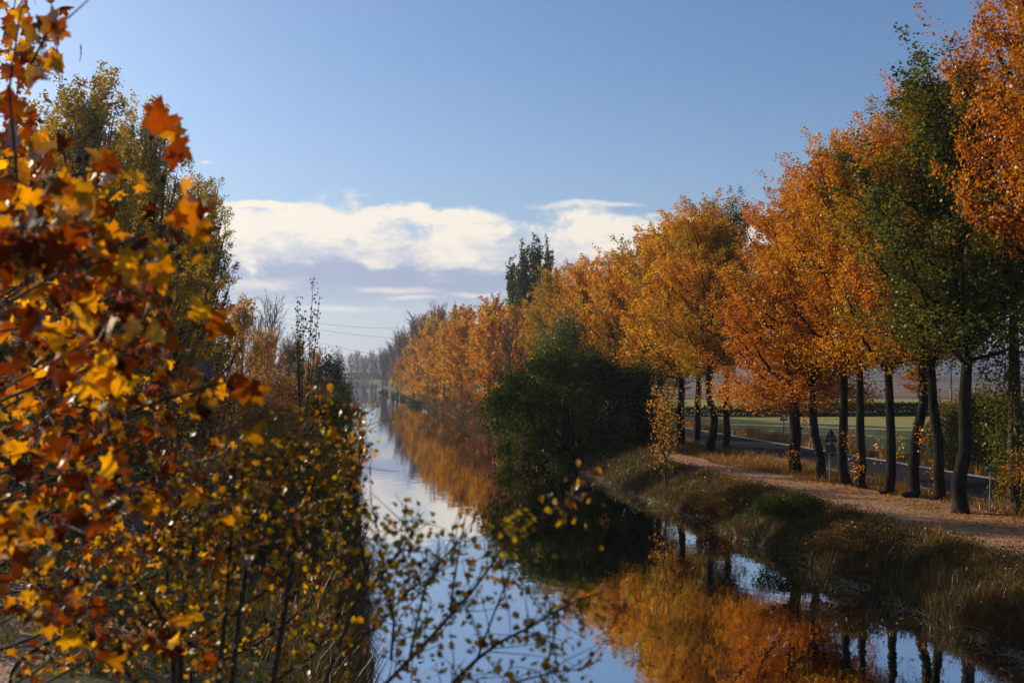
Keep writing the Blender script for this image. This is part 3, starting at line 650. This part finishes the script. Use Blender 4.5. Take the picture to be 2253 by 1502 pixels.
# bushes and hedges beyond the road
for i, (px, py, sx, sz, mt, lab) in enumerate([(2150, 1040, 1.15, 1.5, 'dark_bush', 'dark bush across the road behind the small green sign'),
                                               (2225, 1050, 1.2, 1.4, 'dark_bush', 'darkest bush across the road at the right edge'),
                                               (2060, 1022, .95, .95, 'brown_bush', 'brown clipped bush across the road between two trunks'),
                                               (2120, 960, 1.6, 1.3, 'golden_green', 'yellowing bush farther back across the road')]):
    p_ = on(px, py, 1.1); put('shrub', lab, 'shrub', 'shrubs across the road', p_[0] + .8, p_[1], bushes[i % 4], ('twig', mt), (sx, sx, sz), i + 2, names=('stem', 'foliage'))
put('thicket', 'low hazy brush under the pale bare trees at the far end of the canal', 'thicket', None, 8, 742, bush(182, 26, 4.2, 9000, .5, 120, 20, .06, ry=3), ('twig', 'brown_bush'), 1.0, 0, names=('stem', 'foliage'))
hedge_m = bush(181, 26, 1.5, 26000, .20, 260, 60, .05, ry=1.2)
put('hedge', 'long low dark hedge standing in for the shadow band between the two green fields', 'hedge', None, 66, 115, hedge_m, ('twig', 'dark_bush'), (1.4, 1, 1.0), 0, names=('stem', 'foliage'))  # dark hedge built in place of a band of shade between the fields
for i, (x, y, py, mt, lab) in enumerate([(105, 190, 800, 'orange', 'small orange tree far across the fields at the right'),
                                         (92, 205, 812, 'golden_green', 'small green tree far across the fields at the right'),
                                         (70, 230, 800, 'brown_bush', 'small brown tree far across the fields behind the first pole')]):
    put('field_tree', lab, 'tree', 'small trees across the fields', x, y, farp[i], ('bark', mt), (1.3, 1.3, height(x, y, py) / 15), i)

# ------------------------------------------------------------------ grass, reeds, fallen leaves
def scatter(n, xa, xb, ya, yb, r, power=1.0):
    y = ya + (yb - ya) * r.random(n) ** power; x = xa + (xb - xa) * r.random(n); return x, y
def blades_obj(name, zones, mat, seed, label, cat):
    r = np.random.default_rng(seed); mb = MB()
    for n, xa, xb, ya, yb, h, wd, lean, pw in zones:
        nt = max(1, n // 26); cx, cy = scatter(nt, xa, xb, ya, yb, r, pw); hh = .6 + .8 * r.random(nt); tone = r.random(nt)
        k = r.integers(0, nt, n); x = cx[k] + r.normal(0, .13, n); y = cy[k] + r.normal(0, .16, n); z = terrain(x, y) - .03
        ok = (z > -.12); x, y, z, k = x[ok], y[ok], z[ok], k[ok]; m_ = len(x)
        mb.blades(np.stack([x, y, z], -1), h * hh[k] * (.5 + .8 * r.random(m_)), wd * (.7 + .6 * r.random(m_)), lean * (.3 + 1.2 * r.random(m_)), r, np.clip(.55 * r.random(m_) + .45 * tone[k], 0, 1))
    o = part(name, mb.mesh(name, False), M[mat]); return tag(o, label, cat, kind='stuff')
blades_obj('bank_grass', [(44000, 13.8, 15.8, 18, 48, .22, .012, .6, 1.3), (16000, 13.8, 15.8, 48, 72, .28, .022, .6, 1.0), (9000, 12.9, 16.5, 72, 260, .6, .07, .5, 1.0),
                          (5000, 20.3, 21.7, 26, 60, .22, .014, .5, 1.2)], 'grass', 1, 'long green and straw grass covering the right bank slope', 'grass')
blades_obj('verge_grass', [(12000, 18.4, 21.8, 42, 78, .34, .016, .5, 1.0), (7000, 20.5, 21.8, 26, 44, .28, .014, .5, 1.2), (9000, 27.6, 31, 36, 100, .6, .025, .5, 1.1), (5000, 15.9, 19, 58, 80, .35, .02, .5, 1.0),
                           (5000, 14.6, 16.0, 22, 50, .30, .014, .5, 1.2)], 'dry_grass', 2, 'dry reddish grass on the verges under the poplars', 'grass')
blades_obj('reeds', [(8000, 13.65, 14.5, 18, 30, .48, .014, .4, 1.3), (9000, 13.45, 14.0, 18, 72, .36, .018, .7, 1.15), (5000, 13.55, 14.2, 30, 60, .32, .018, .5, 1.0),
                     (9000, -.9, .55, 24, 75, .9, .02, .5, 1.2), (6000, -.8, .75, 15, 34, .8, .016, .7, 1.0)], 'reed', 3, 'brown reeds standing along both water edges', 'reeds')
blades_obj('left_bank_grass', [(22000, -11, -.4, 17, 60, .5, .018, .6, 1.2), (8000, -12, -.4, 60, 130, .6, .04, .6, 1.0)], 'grass', 4, 'rough grass on the shaded left bank', 'grass')
r = np.random.default_rng(19); mb = MB(); n = 46000; nt = 900
cx, cy = scatter(nt, 13.75, 16.0, 18, 62, r, 1.25); k = r.integers(0, nt, n); hh = .10 + .32 * r.random(nt); tone = r.random(nt)
x = cx[k] + r.normal(0, .20, n); y = cy[k] + r.normal(0, .24, n); z = terrain(x, y) + hh[k] * r.random(n) + .02
ok = (x < 16.4) & (z > .05); P = np.stack([x, y, z], -1)[ok]; mb.leaves(P, .055 + .05 * r.random(len(P)), .03, r, np.clip(.5 * r.random(len(P)) + .5 * tone[k][ok], 0, 1), -.3)
tag(part('bank_weeds', mb.mesh('bank_weeds', False), M['weed']), 'low brown and green weeds matted over the right bank slope', 'weeds', kind='stuff')
r = np.random.default_rng(9); mb = MB(); n = 900
cx, cy = scatter(46, 13.3, 13.75, 18, 62, r, 1.2); k = r.integers(0, 46, n) * (r.random(n) < .99); x = cx[k] + r.normal(0, .12, n); y = cy[k] + r.normal(0, .35, n); z = np.maximum(terrain(x, y), 0) + .03
mb.blades(np.stack([x, y, z], -1), .5 + .5 * r.random(n), .016, 1.0, r, .6 + .4 * r.random(n), flat=1.0)
tag(part('broken_reeds', mb.mesh('broken_reeds', False), M['straw']), 'broken pale reed stalks lying on the water at the right edge', 'reeds', kind='stuff')
mb = MB(); n = 24000
x, y = scatter(n, 15.6, 22.0, 22, 70, r, 1.3); kp = r.random(n) < np.interp(x, [15.6, 16.6, 17.8, 19, 20.3, 22], [.5, .3, .35, 1, 1, .4]); x, y = x[kp], y[kp]; z = terrain(x, y) + .045
P = np.stack([x, y, z + .02 * r.random(len(x))], -1); n = len(P); d = r.normal(0, 1, (n, 3)); d[:, 2] *= .25; d = unit(d); s2 = np.cross(d, np.array([0, 0, 1.0])) + r.normal(0, .15, (n, 3)); s2 = unit(s2)
L = .095 * (.7 + .6 * r.random(n))[:, None]
mb.add(np.stack([P, P + d * L * .4 + s2 * L * .45, P + d * L, P + d * L * .4 - s2 * L * .45], 1).reshape(-1, 3), np.arange(4 * n).reshape(n, 4), r.random(n))
tag(part('fallen_leaves', mb.mesh('fallen_leaves', False), M['orange']), 'orange fallen leaves strewn over the gravel path and verge', 'leaves', kind='stuff')

mb = MB(); n = 420; r = np.random.default_rng(29)
x = np.where(r.random(n) < .7, 13.4 - np.abs(r.normal(0, .8, n)), .7 + np.abs(r.normal(0, .6, n))); y = 18 + 70 * r.random(n) ** 1.3
P = np.stack([x, y, np.full(n, .012)], -1); d = r.normal(0, 1, (n, 3)); d[:, 2] = 0; d = unit(d); s2 = np.cross(d, np.array([0, 0, 1.0])); L = .09 * (.6 + .7 * r.random(n))[:, None]
mb.add(np.stack([P, P + d * L * .4 + s2 * L * .45, P + d * L, P + d * L * .4 - s2 * L * .45], 1).reshape(-1, 3), np.arange(4 * n).reshape(n, 4), r.random(n))
tag(part('floating_leaves', mb.mesh('floating_leaves', False), M['gold']), 'yellow leaves floating on the canal near its edges', 'leaves', kind='stuff')

# ------------------------------------------------------------------ road signs, poles, wires, pylon
M['steel'] = rough_mat('galvanised_steel', [(.3, (.14, .145, .15)), (.7, (.24, .245, .25))], 5, .45, .05, metal=.6)
M['sign_back'] = rough_mat('sign_back', [(.3, (.03, .03, .032)), (.7, (.05, .05, .052))], 5, .6, 0)
M['sign_red'] = rough_mat('sign_red', [(.3, (.50, .07, .05)), (.7, (.60, .10, .07))], 4, .45, 0)
M['sign_white'] = rough_mat('sign_white', [(.3, (.66, .60, .56)), (.7, (.78, .74, .70))], 4, .45, 0)
M['sign_black'] = rough_mat('sign_black', [(.3, (.015, .015, .015)), (.7, (.03, .03, .03))], 4, .5, 0)
M['sign_green'] = rough_mat('sign_green', [(.3, (.02, .12, .075)), (.7, (.035, .17, .11))], 4, .5, 0)
M['pole_wood'] = rough_mat('pole_wood', [(.3, (.05, .04, .032)), (.7, (.12, .10, .085))], 4, .85, .4, stretch=(1, 1, .1))
M['cable'] = rough_mat('glint_cable', [(.3, (.68, .66, .63)), (.7, (.82, .80, .77))], 2, .35, 0)  # near-white colour stands in for the sun glinting on the cables
M['dark_cable'] = rough_mat('dark_cable', [(.3, (.10, .10, .11)), (.7, (.15, .15, .16))], 2, .5, 0)
M['pylon_steel'] = rough_mat('pylon_steel', [(.3, (.18, .19, .20)), (.7, (.26, .27, .28))], 1, .6, 0, metal=.3)
def tri(sz, r=.08):
    out = []; h = sz * math.sqrt(3) / 2
    for k, (cx, cz, a0) in enumerate([(-sz / 2 + r * 1.73, r, 210), (sz / 2 - r * 1.73, r, 330), (0, h - 2 * r, 90)]):
        for q in (-60, -30, 0, 30, 60): out.append((cx + r * math.cos(R_(a0 + q)), cz + r * math.sin(R_(a0 + q))))
    return np.array(out)
p_ = on(1725, 978, 1.05); zb = float(terrain(p_[0], p_[1])); d_ = p_[1]
ws = thing('warning_sign', 'red and white triangular warning sign on a post across the road', 'road sign', (p_[0], p_[1], zb), -.25)
mb = MB(); mb.tube([(0, .04, -.1), (0, .04, 2.05)], .032, 8); part('post', mb, M['sign_back'], ws)
o_ = tri(.66); mb = MB(); mb.prism(o_, .02); f_ = part('border', mb, M['sign_red'], ws, (0, 0, 1.47))
mb = MB(); mb.prism((o_ - o_.mean(0)) * .66 + o_.mean(0), .02); part('face', mb, M['sign_white'], ws, (0, -.012, 1.47))
mb = MB(); mb.tube([(-.06, -.028, 1.56), (-.055, -.028, 1.66), (.0, -.028, 1.70), (.05, -.028, 1.76), (.035, -.028, 1.82)], [.03, .034, .034, .03, .012], 6); part('bend_symbol', mb, M['sign_black'], ws)
p_ = on(1826, 1060); zb = float(terrain(p_[0], p_[1]))
bs_ = thing('back_facing_signs', 'grey post carrying a triangular and a round sign, both seen from the back', 'road sign', (p_[0], p_[1], zb), .15)
mb = MB(); mb.tube([(0, 0, -.1), (0, 0, 2.15)], .03, 8); part('post', mb, M['steel'], bs_)
mb = MB(); mb.prism(tri(.72), .02); part('triangle_panel', mb, M['sign_back'], bs_, (.09, .045, 1.62))
mb = MB(); a = np.linspace(0, 2 * math.pi, 28, endpoint=False); mb.prism(np.stack([.26 * np.cos(a), .26 * np.sin(a)], -1), .02); part('round_panel', mb, M['sign_back'], bs_, (.09, .045, 1.33))
mb = MB(); mb.box((.09, .028, 1.18), (.40, .012, .05)); part('bracket', mb, M['steel'], bs_); mb = MB(); mb.box((.09, .028, 1.78), (.30, .012, .04)); part('bracket', mb, M['steel'], bs_)
p_ = on(2178, 1128); zb = float(terrain(p_[0], p_[1]))
gs = thing('green_sign', 'small dark green marker sign on a thin grey post by the path', 'sign', (p_[0], p_[1], zb), -.2)
mb = MB(); mb.tube([(0, .02, -.1), (.04, .02, 1.42)], .022, 8); part('post', mb, M['steel'], gs)
mb = MB(); mb.box((.05, 0, 1.40), (.36, .018, .17)); part('panel', mb, M['sign_green'], gs)
def pole(px, py, top, lab, ins=False):
    p_ = on(px, py, 1.0); y = p_[1]; hgt = height(p_[0], y, top, .95)
    t_ = thing('utility_pole', lab, 'pole', (p_[0], y, .95), 0, 1.0, 'utility poles in the fields')
    mb = MB(); mb.tube([(0, 0, -.3), (0, 0, hgt * .5), (0, 0, hgt)], [.15, .125, .095], 10); part('post', mb, M['pole_wood'], t_)
    mb = MB(); mb.box((0, 0, hgt - .35), (1.3, .1, .1)); part('crossarm', mb, M['pole_wood'], t_)
    if ins:
        mb = MB(); mb.box((-.16, -.15, hgt * .38), (.11, .05, .95)); mb.box((.14, -.15, hgt * .38), (.11, .05, .95)); part('warning_plate', mb, M['sign_white'], t_)
    return p_
pole(1961, 905, 812, 'brown utility pole in the field where the two pale cables peak')
pole(2093, 907, 800, 'brown utility pole with white plates, in the field right of the first pole', True)
pole(1752, 966, 845, 'dark pole just right of the red warning triangle')
for i, (pts, lab) in enumerate([([(1455, 832), (1520, 833), (1580, 831), (1700, 842), (1840, 839), (1961, 832), (2030, 846), (2093, 850), (2170, 853), (2290, 852)], 'upper of the two pale cables slung across the fields'),
                                 ([(1455, 836), (1520, 837), (1580, 835), (1700, 848), (1840, 843), (1961, 834), (2030, 850), (2093, 856), (2170, 859), (2290, 860)], 'lower of the two pale cables slung across the fields')]):
    P = np.array([at(px, py, 118) for px, py in pts]); q = np.concatenate([P[k] + (P[k + 1] - P[k]) * np.linspace(0, 1, 6)[:, None] for k in range(len(P) - 1)])
    q = q[np.concatenate([[True], np.linalg.norm(np.diff(q, axis=0), axis=1) > 1e-6])]
    mb = MB(); mb.tube(q, .045, 5); tag(part('cable', mb, M['cable']), lab, 'cable', 'pale cables across the fields')
def pylon(x, y, H, lab):
    t_ = thing('power_pylon', lab, 'pylon', (x, y, 1.3)); mb = MB(); wd = lambda z: np.interp(z / H, [0, .6, .8, 1], [2.6, .8, .55, .12])
    L = [0, .14, .27, .39, .5, .6, .7, .79, .87, .94, 1]; c4 = [(-1, -1), (1, -1), (1, 1), (-1, 1)]
    for a, b in c4: mb.tube([(a * wd(H * l), b * wd(H * l), H * l) for l in L], .11, 4)
    for l0, l1 in zip(L[:-1], L[1:]):
        for k in range(4):
            a, b = c4[k], c4[(k + 1) % 4]
            mb.tube([(a[0] * wd(H * l0), a[1] * wd(H * l0), H * l0), (b[0] * wd(H * l1), b[1] * wd(H * l1), H * l1)], .06, 3)
            mb.tube([(b[0] * wd(H * l0), b[1] * wd(H * l0), H * l0), (a[0] * wd(H * l1), a[1] * wd(H * l1), H * l1)], .06, 3)
    part('lattice_tower', mb, M['pylon_steel'], t_)
    for l, hw in ((.80, 4.2), (.93, 3.4)):
        mb = MB()
        for s_ in (-1, 1):
            mb.tube([(0, 0, H * l), (s_ * hw, 0, H * l)], .09, 4); mb.tube([(0, 0, H * (l + .05)), (s_ * hw, 0, H * l)], .07, 4); mb.tube([(s_ * hw, 0, H * l), (s_ * hw, 0, H * l - 1.4)], .09, 5)
        part('crossarm', mb, M['pylon_steel'], t_)
pyx, pyy = upright(560, 400), 400; pylon(pyx, pyy, height(pyx, pyy, 672), 'lattice power pylon above the bare trees of the left bank')
for i, (pa, pb, sag, lab) in enumerate([((575, 690), (905, 722), 10, 'highest power line crossing the sky above the far water'),
                                        ((545, 696), (905, 746), 8, 'middle power line crossing the sky above the far water'),
                                        ((575, 712), (905, 787), 14, 'lowest power line crossing the sky above the far water')]):
    A, B = at(*pa, 400), at(*pb, 460); tt = np.linspace(0, 1, 24)[:, None]; q = A + (B - A) * tt; q[:, 2] -= (sag * .17 * 4 * tt * (1 - tt))[:, 0]
    mb = MB(); mb.tube(q, .05, 4); tag(part('power_line', mb, M['dark_cable']), lab, 'power line', 'power lines over the far water')

# ------------------------------------------------------------------ foreground: plane tree at the left, hawthorn below
half = [(0, 0), (.02, .10), (-.10, .30), (-.02, .36), (.14, .33), (.20, .44), (.30, .58), (.36, .46), (.46, .44), (.44, .30), (.46, .20), (.62, .27), (.66, .17), (.80, .13), (1.0, 0)]
full = np.array(half + [(x_, -y_) for x_, y_ in half[-2:0:-1]]); cen = np.array([[.28, 0]])
PL_T = np.concatenate([full, cen]); nf = len(full); PL_F = [(k, (k + 1) % nf, nf) for k in range(nf)]
hh_ = [(0, 0), (.10, .06), (.18, .30), (.34, .38), (.42, .20), (.56, .34), (.72, .30), (.70, .14), (1.0, 0)]
hf = np.array(hh_ + [(x_, -y_) for x_, y_ in hh_[-2:0:-1]]); HW_T = np.concatenate([hf, [[.4, 0]]]); hn = len(hf); HW_F = [(k, (k + 1) % hn, hn) for k in range(hn)]

r = np.random.default_rng(21)
plane = thing('plane_tree', 'plane tree with big orange and yellow lobed leaves filling the left foreground', 'tree', (-4.2, 5.6, 1.3))
O = np.array([-4.2, 5.6, 1.3]); tr = MB(); fo = MB()
tr.tube([(0, 0, -.2), (0, 0, .2), (.06, .05, 2.2), (.02, .12, 4.4), (.12, .2, 7.5)], [.24, .19, .16, .13, .07], 12)
# clusters: px, py, spread x, spread y, leaves, warmth
PCL = [(25, 60, 60, 80, 22, .35), (100, 90, 45, 70, 16, .4), (30, 170, 45, 60, 18, .35), (40, 250, 45, 50, 20, .25), (20, 340, 50, 50, 16, .35), (90, 340, 60, 35, 12, .75),
       (60, 440, 80, 60, 34, .4), (180, 430, 60, 50, 20, .75), (240, 370, 40, 40, 10, .3), (60, 540, 90, 60, 44, .3), (190, 530, 70, 60, 30, .4), (310, 560, 55, 60, 20, .5),
       (50, 650, 90, 60, 50, .3), (170, 640, 80, 60, 38, .3), (280, 640, 70, 60, 20, .3), (60, 750, 90, 60, 44, .45), (200, 750, 90, 60, 34, .5), (330, 760, 60, 50, 16, .25),
       (60, 860, 90, 60, 44, .3), (190, 850, 80, 50, 36, .7), (320, 860, 70, 50, 20, .5), (440, 860, 60, 50, 16, .5), (70, 960, 90, 60, 44, .35), (210, 960, 90, 60, 30, .4),
       (350, 950, 70, 60, 20, .5), (60, 1070, 90, 60, 30, .3), (200, 1080, 90, 60, 26, .35), (350, 1080, 80, 60, 18, .5), (80, 1180, 100, 60, 22, .4), (250, 1200, 90, 60, 20, .5),
       (120, 1310, 110, 70, 30, .3), (300, 1400, 120, 60, 26, .4), (120, 1450, 100, 50, 22, .4), (330, 1180, 120, 80, 26, .35), (470, 1010, 110, 70, 22, .4), (520, 1200, 90, 70, 12, .4), (440, 500, 40, 50, 9, .4), (480, 700, 30, 40, 4, .6), (420, 470, 26, 40, 6, .5)]
tips = []
for px, py, sx, sy, n, warm in PCL:
    n = int(n * 1.9); d0 = 4.3 + 3.6 * r.random(); c0 = at(px, py, d0)
    root = O + np.array([.05, .1, np.clip(c0[2] - 1.3 - .5 - .4 * abs(c0[0] + 4.2), .9, 7.0)])
    midp = (root + c0) / 2 + np.array([0, 0, .30]); pts = bez(root, midp, c0, 9); pts[1:-1] += r.normal(0, .045, (7, 3)); tr.tube(pts - O, np.linspace(.017, .004, 9), 6, False)
    dd = d0 + r.normal(0, .8, n); pxs = px + r.normal(0, sx * .62, n); pys = py + r.normal(0, sy * .62, n)
    P = np.array([at(a, b, max(3.6, c_)) for a, b, c_ in zip(pxs, pys, dd)]) - O
    rn = np.clip(np.where(r.random(n) < warm * .8, .5 + .5 * r.random(n), .40 * r.random(n)), 0, 1)
    fo.shaped(P, (.05 + .085 * r.random(n) ** 1.4) * (1 if py < 900 else .82), PL_T, PL_F, r, rn, .9, .5)
    for q in P[:max(2, n // 6)]: tr.tube([q, (q + c0 - O) / 2 + np.array([0, 0, .05]), c0 - O], [.0025, .004, .006], 4, False)
def hero(px, py, d, L, ang, rn):
    """one leaf whose tip points along ang in the view, blade facing the viewer"""
    dirv = Rv * math.cos(R_(ang)) + Uv * math.sin(R_(ang)); P = np.array([at(px, py, d)]) - O - dirv * L * .4
    k = len(PL_T); sv = np.cross(dirv, Fv); sv = sv + .35 * Fv * r.normal(); nrm = np.cross(dirv, sv)
    v_ = P + L * (PL_T[:, :1] * dirv + PL_T[:, 1:] * sv + (.22 * np.abs(PL_T[:, 1:]) + .15 * PL_T[:, :1] ** 2) * nrm)
    fo.add(v_, PL_F, rn)
for h_ in [(352, 262, 4.6, .20, 105, .38), (385, 300, 4.7, .16, -80, .75), (398, 330, 4.6, .17, -40, .42), (383, 355, 4.6, .13, -100, .35), (346, 240, 4.8, .15, 70, .3),
           (350, 728, 4.6, .17, 95, .95), (385, 755, 4.7, .13, -30, .5), (123, 738, 4.5, .19, -85, .92), (190, 440, 4.6, .22, -35, .9), (160, 420, 4.7, .17, 140, .85), (210, 468, 4.6, .14, -60, .88),
           (540, 850, 4.5, .19, 120, .45), (572, 862, 4.5, .14, 20, .6), (548, 880, 4.6, .15, -110, .3), (440, 680, 4.6, .16, 110, .9), (488, 716, 4.6, .20, -30, .5),
           (30, 1150, 4.4, .19, 60, .95), (560, 955, 4.7, .14, 60, .55), (440, 490, 4.7, .15, -20, .8), (425, 470, 4.7, .17, 160, .2), (440, 520, 4.7, .13, -10, .7),
           (250, 830, 4.5, .2, 60, .9), (220, 840, 4.5, .17, 170, .85), (285, 835, 4.6, .15, 10, .92), (255, 800, 4.6, .16, 100, .7), (120, 50, 4.7, .17, -60, .4), (75, 170, 4.7, .16, -100, .75), (350, 560, 4.7, .17, -60, .8), (340, 590, 4.7, .13, 30, .55),
           (90, 330, 4.7, .19, 10, .85), (240, 365, 4.8, .16, -150, .35), (30, 300, 4.8, .2, 80, .2), (30, 230, 4.8, .2, 100, .25), (130, 60, 4.7, .13, 60, .35)]: hero(*h_[:3], h_[3] * .72, *h_[4:])
for pts in [[(330, 620), (352, 520), (360, 420), (362, 300), (358, 240)], [(300, 900), (420, 860), (500, 840), (540, 850)], [(60, 160), (110, 60), (150, 40), (195, 0)], [(200, 780), (300, 760), (350, 740)], [(380, 780), (430, 720), (490, 700)], [(40, 420), (20, 200), (40, 60), (60, -60)]]:
    tr.tube(np.array([at(a, b, 4.75) for a, b in pts]) - O, np.linspace(.007, .003, len(pts)), 6, False)
part('trunk', tr, M['twig'], plane); part('crown', fo.mesh('crown', False), M['plane'], plane)
sb = MB()
for la in np.linspace(-1.35, 1.35, 7): pass
u_, v2 = np.meshgrid(np.linspace(0, 2 * math.pi, 14, endpoint=False), np.linspace(-1.45, 1.45, 9)); rr_ = .017 * (1 + .10 * np.sin(7 * u_) * np.cos(9 * v2))
V_ = np.stack([rr_ * np.cos(v2) * np.cos(u_), rr_ * np.cos(v2) * np.sin(u_), rr_ * np.sin(v2)], -1).reshape(-1, 3); i_ = np.arange(8)[:, None] * 14; j_ = np.arange(14)[None]; jn = (j_ + 1) % 14
sb.add(V_, np.stack([i_ + j_, i_ + jn, i_ + 14 + jn, i_ + 14 + j_], -1).reshape(-1, 4)); sb.tube([(0, 0, .015), (.004, 0, .06), (0, .004, .11)], [.0018, .0012, .001], 4)
sbm = sb.mesh('seed_ball')
for px, py in [(333, 300), (172, 350), (345, 640), (378, 545), (392, 565), (372, 660), (300, 590), (358, 395), (190, 345)]:
    part('seed_ball', sbm, M['twig'], plane, at(px, py, 4.7 + .6 * r.random()) - O)

# hawthorn
haw = thing('hawthorn_shrub', 'hawthorn with small yellow-brown leaves and dark berries spreading across the bottom foreground', 'shrub', (-.9, 6.2, 1.3))
O = np.array([-.9, 6.2, 1.3]); st = MB(); fo = MB(); be = MB(); P, BE = [], []
def leafy(a, b, n, sp=.05):
    t_ = r.random(n)[:, None]; P.append(a + (b - a) * t_ + r.normal(0, sp, (n, 3)))
def branch(pts, d0, d1, rad0, rad1, leaf_per=5, side=5, bare_tip=False, foot=True):
    q = np.array([at(a, b, d0 + (d1 - d0) * k / (len(pts) - 1)) for k, (a, b) in enumerate(pts)])
    if foot:
        f0 = O + np.array([r.normal(0, .12), r.normal(0, .12), .1]); pre = bez(f0, np.array([f0[0] * .6 + q[0][0] * .4, q[0][1] * .5 + f0[1] * .5, (q[0][2] + f0[2]) / 2]), q[0], 6)[:-1]
        st.tube(np.concatenate([pre, q]) - O, np.concatenate([np.linspace(rad0 * 1.7, rad0, 6)[:-1], np.linspace(rad0, rad1, len(q))]), 7, False)
    else: st.tube(q - O, np.linspace(rad0, rad1, len(q)), 6, False)
    if bare_tip: return
    for k in range(len(q) - 1):
        leafy(q[k], q[k + 1], leaf_per)
        for j in range(side):
            s_ = q[k] + (q[k + 1] - q[k]) * r.random(); dv = unit(unit(q[k + 1] - q[k]) * .6 + r.normal(0, .55, 3) + np.array([0, 0, .15])); e = s_ + dv * (.08 + .20 * r.random())
            st.tube(np.array([s_, (s_ + e) / 2 + r.normal(0, .01, 3), e]) - O, [.0026, .002, .0012], 4, False); leafy(s_, e, 4, .025)
            if r.random() < .55:
                for _ in range(r.integers(1, 4)): BE.append(e + r.normal(0, .02, 3) - O)
branch([(850, 1502), (900, 1451), (951, 1398), (1001, 1341), (1034, 1307), (1078, 1247), (1101, 1214), (1125, 1185), (1180, 1150), (1240, 1118), (1285, 1090)], 4.7, 4.4, .009, .0025)
branch([(991, 1344), (998, 1284), (1014, 1187), (1026, 1127)], 4.55, 4.5, .006, .002, bare_tip=True, foot=False)
branch([(960, 1540), (1000, 1498), (1051, 1448), (1101, 1411), (1168, 1378), (1215, 1348), (1270, 1320), (1330, 1300)], 4.6, 4.3, .010, .0025, 6, 5)
branch([(760, 1440), (800, 1400), (840, 1368), (870, 1330), (900, 1300), (960, 1260)], 4.9, 4.8, .008, .0025, 5, 5, foot=False)
branch([(780, 1330), (800, 1300), (850, 1254), (880, 1215), (900, 1190), (918, 1147)], 4.8, 4.7, .008, .0025, 6, 6)
branch([(860, 1451), (867, 1368), (855, 1310), (843, 1267), (838, 1190), (815, 1100)], 4.7, 4.8, .007, .0025, 5, 6, foot=False)
branch([(1215, 1348), (1222, 1385), (1215, 1421), (1198, 1468)], 4.4, 4.4, .004, .002, 5, 3, foot=False)
branch([(1090, 1540), (1150, 1495), (1218, 1478), (1285, 1470)], 4.4, 4.3, .006, .002, 6, 4)
branch([(900, 1451), (915, 1380), (935, 1290), (970, 1230), (1005, 1200)], 4.7, 4.6, .006, .002, 6, 6, foot=False)
branch([(1050, 1448), (1090, 1340), (1110, 1290), (1100, 1230)], 4.5, 4.6, .005, .002, 8, 5, foot=False)
for pts in [[(385, 1480), (395, 1380), (420, 1250), (432, 1150), (430, 1040)], [(390, 1420), (345, 1340), (300, 1280), (240, 1200)], [(395, 1400), (450, 1330), (520, 1230), (560, 1120), (580, 1000)],
            [(400, 1440), (480, 1380), (580, 1300), (650, 1200), (690, 1080), (700, 960)], [(420, 1480), (560, 1420), (680, 1330), (730, 1220), (760, 1100), (770, 960)], [(380, 1440), (370, 1300), (360, 1160), (350, 1020)],
            [(300, 1500), (220, 1420), (140, 1340), (60, 1260)], [(600, 1500), (690, 1440), (740, 1360), (760, 1260)], [(560, 1100), (640, 1010), (690, 930), (720, 880)], [(480, 1500), (500, 1300), (510, 1150), (520, 980)], [(650, 1200), (740, 1120), (790, 1020), (795, 900)]]:
    dd = 5.2 + 1.5 * r.random(); branch(pts, dd, dd + r.normal(0, .4), .013, .003, 22, 12)
# inner fill
n = 1000; fx = r.random(n); pxs = 20 + 745 * fx ** .85; pys = 1502 - (1502 - np.interp(pxs, [0, 400, 560, 800], [1060, 1000, 930, 930])) * r.random(n) ** .85 + r.normal(0, 25, n); dd = 5.0 + 2.6 * r.random(n)
P.append(np.array([at(a, b, c_) for a, b, c_ in zip(pxs, pys, dd)]))
P = np.concatenate(P) - O; n = len(P); fo.shaped(P, (.026 + .030 * r.random(n)) * np.where(P[:, 0] > 1.0, .82, 1.0), HW_T, HW_F, r, np.clip(r.normal(.42, .28, n) + .26 * (P[:, 0] > 1.0), 0, 1), .2, .6)  # right-hand leaves get a lighter tone in place of backlight from the water
part('stem', st, M['twig'], haw); part('foliage', fo.mesh('foliage', False), M['hawthorn'], haw)
M['berry'] = rough_mat('dark_berry', [(.3, (.05, .010, .008)), (.7, (.14, .02, .015))], 30, .25, 0, spec=.6)
a_ = .0065; be.tube([(0, 0, -a_), (0, 0, -a_ * .6), (0, 0, 0), (0, 0, a_ * .6), (0, 0, a_)], [a_ * .2, a_ * .8, a_, a_ * .8, a_ * .2], 8); bem = be.mesh('berry')
for k in r.permutation(len(BE))[:95]: part('berry', bem, M['berry'], haw, BE[k])

# ------------------------------------------------------------------ the hazy morning air
HAZE = 0.00028
mb = MB(); mb.box((300, 1850, 34), (6800, 3990, 72))
m, t = newmat('haze_air'); pv = t.new('ShaderNodeVolumePrincipled'); pv.inputs['Color'].default_value = (.82, .88, 1.0, 1); pv.inputs['Density'].default_value = HAZE; pv.inputs['Anisotropy'].default_value = .6
t.l.new(pv.outputs[0], t.out.inputs['Volume'])
if HAZE: struct('haze', mb, m, 'stuff')
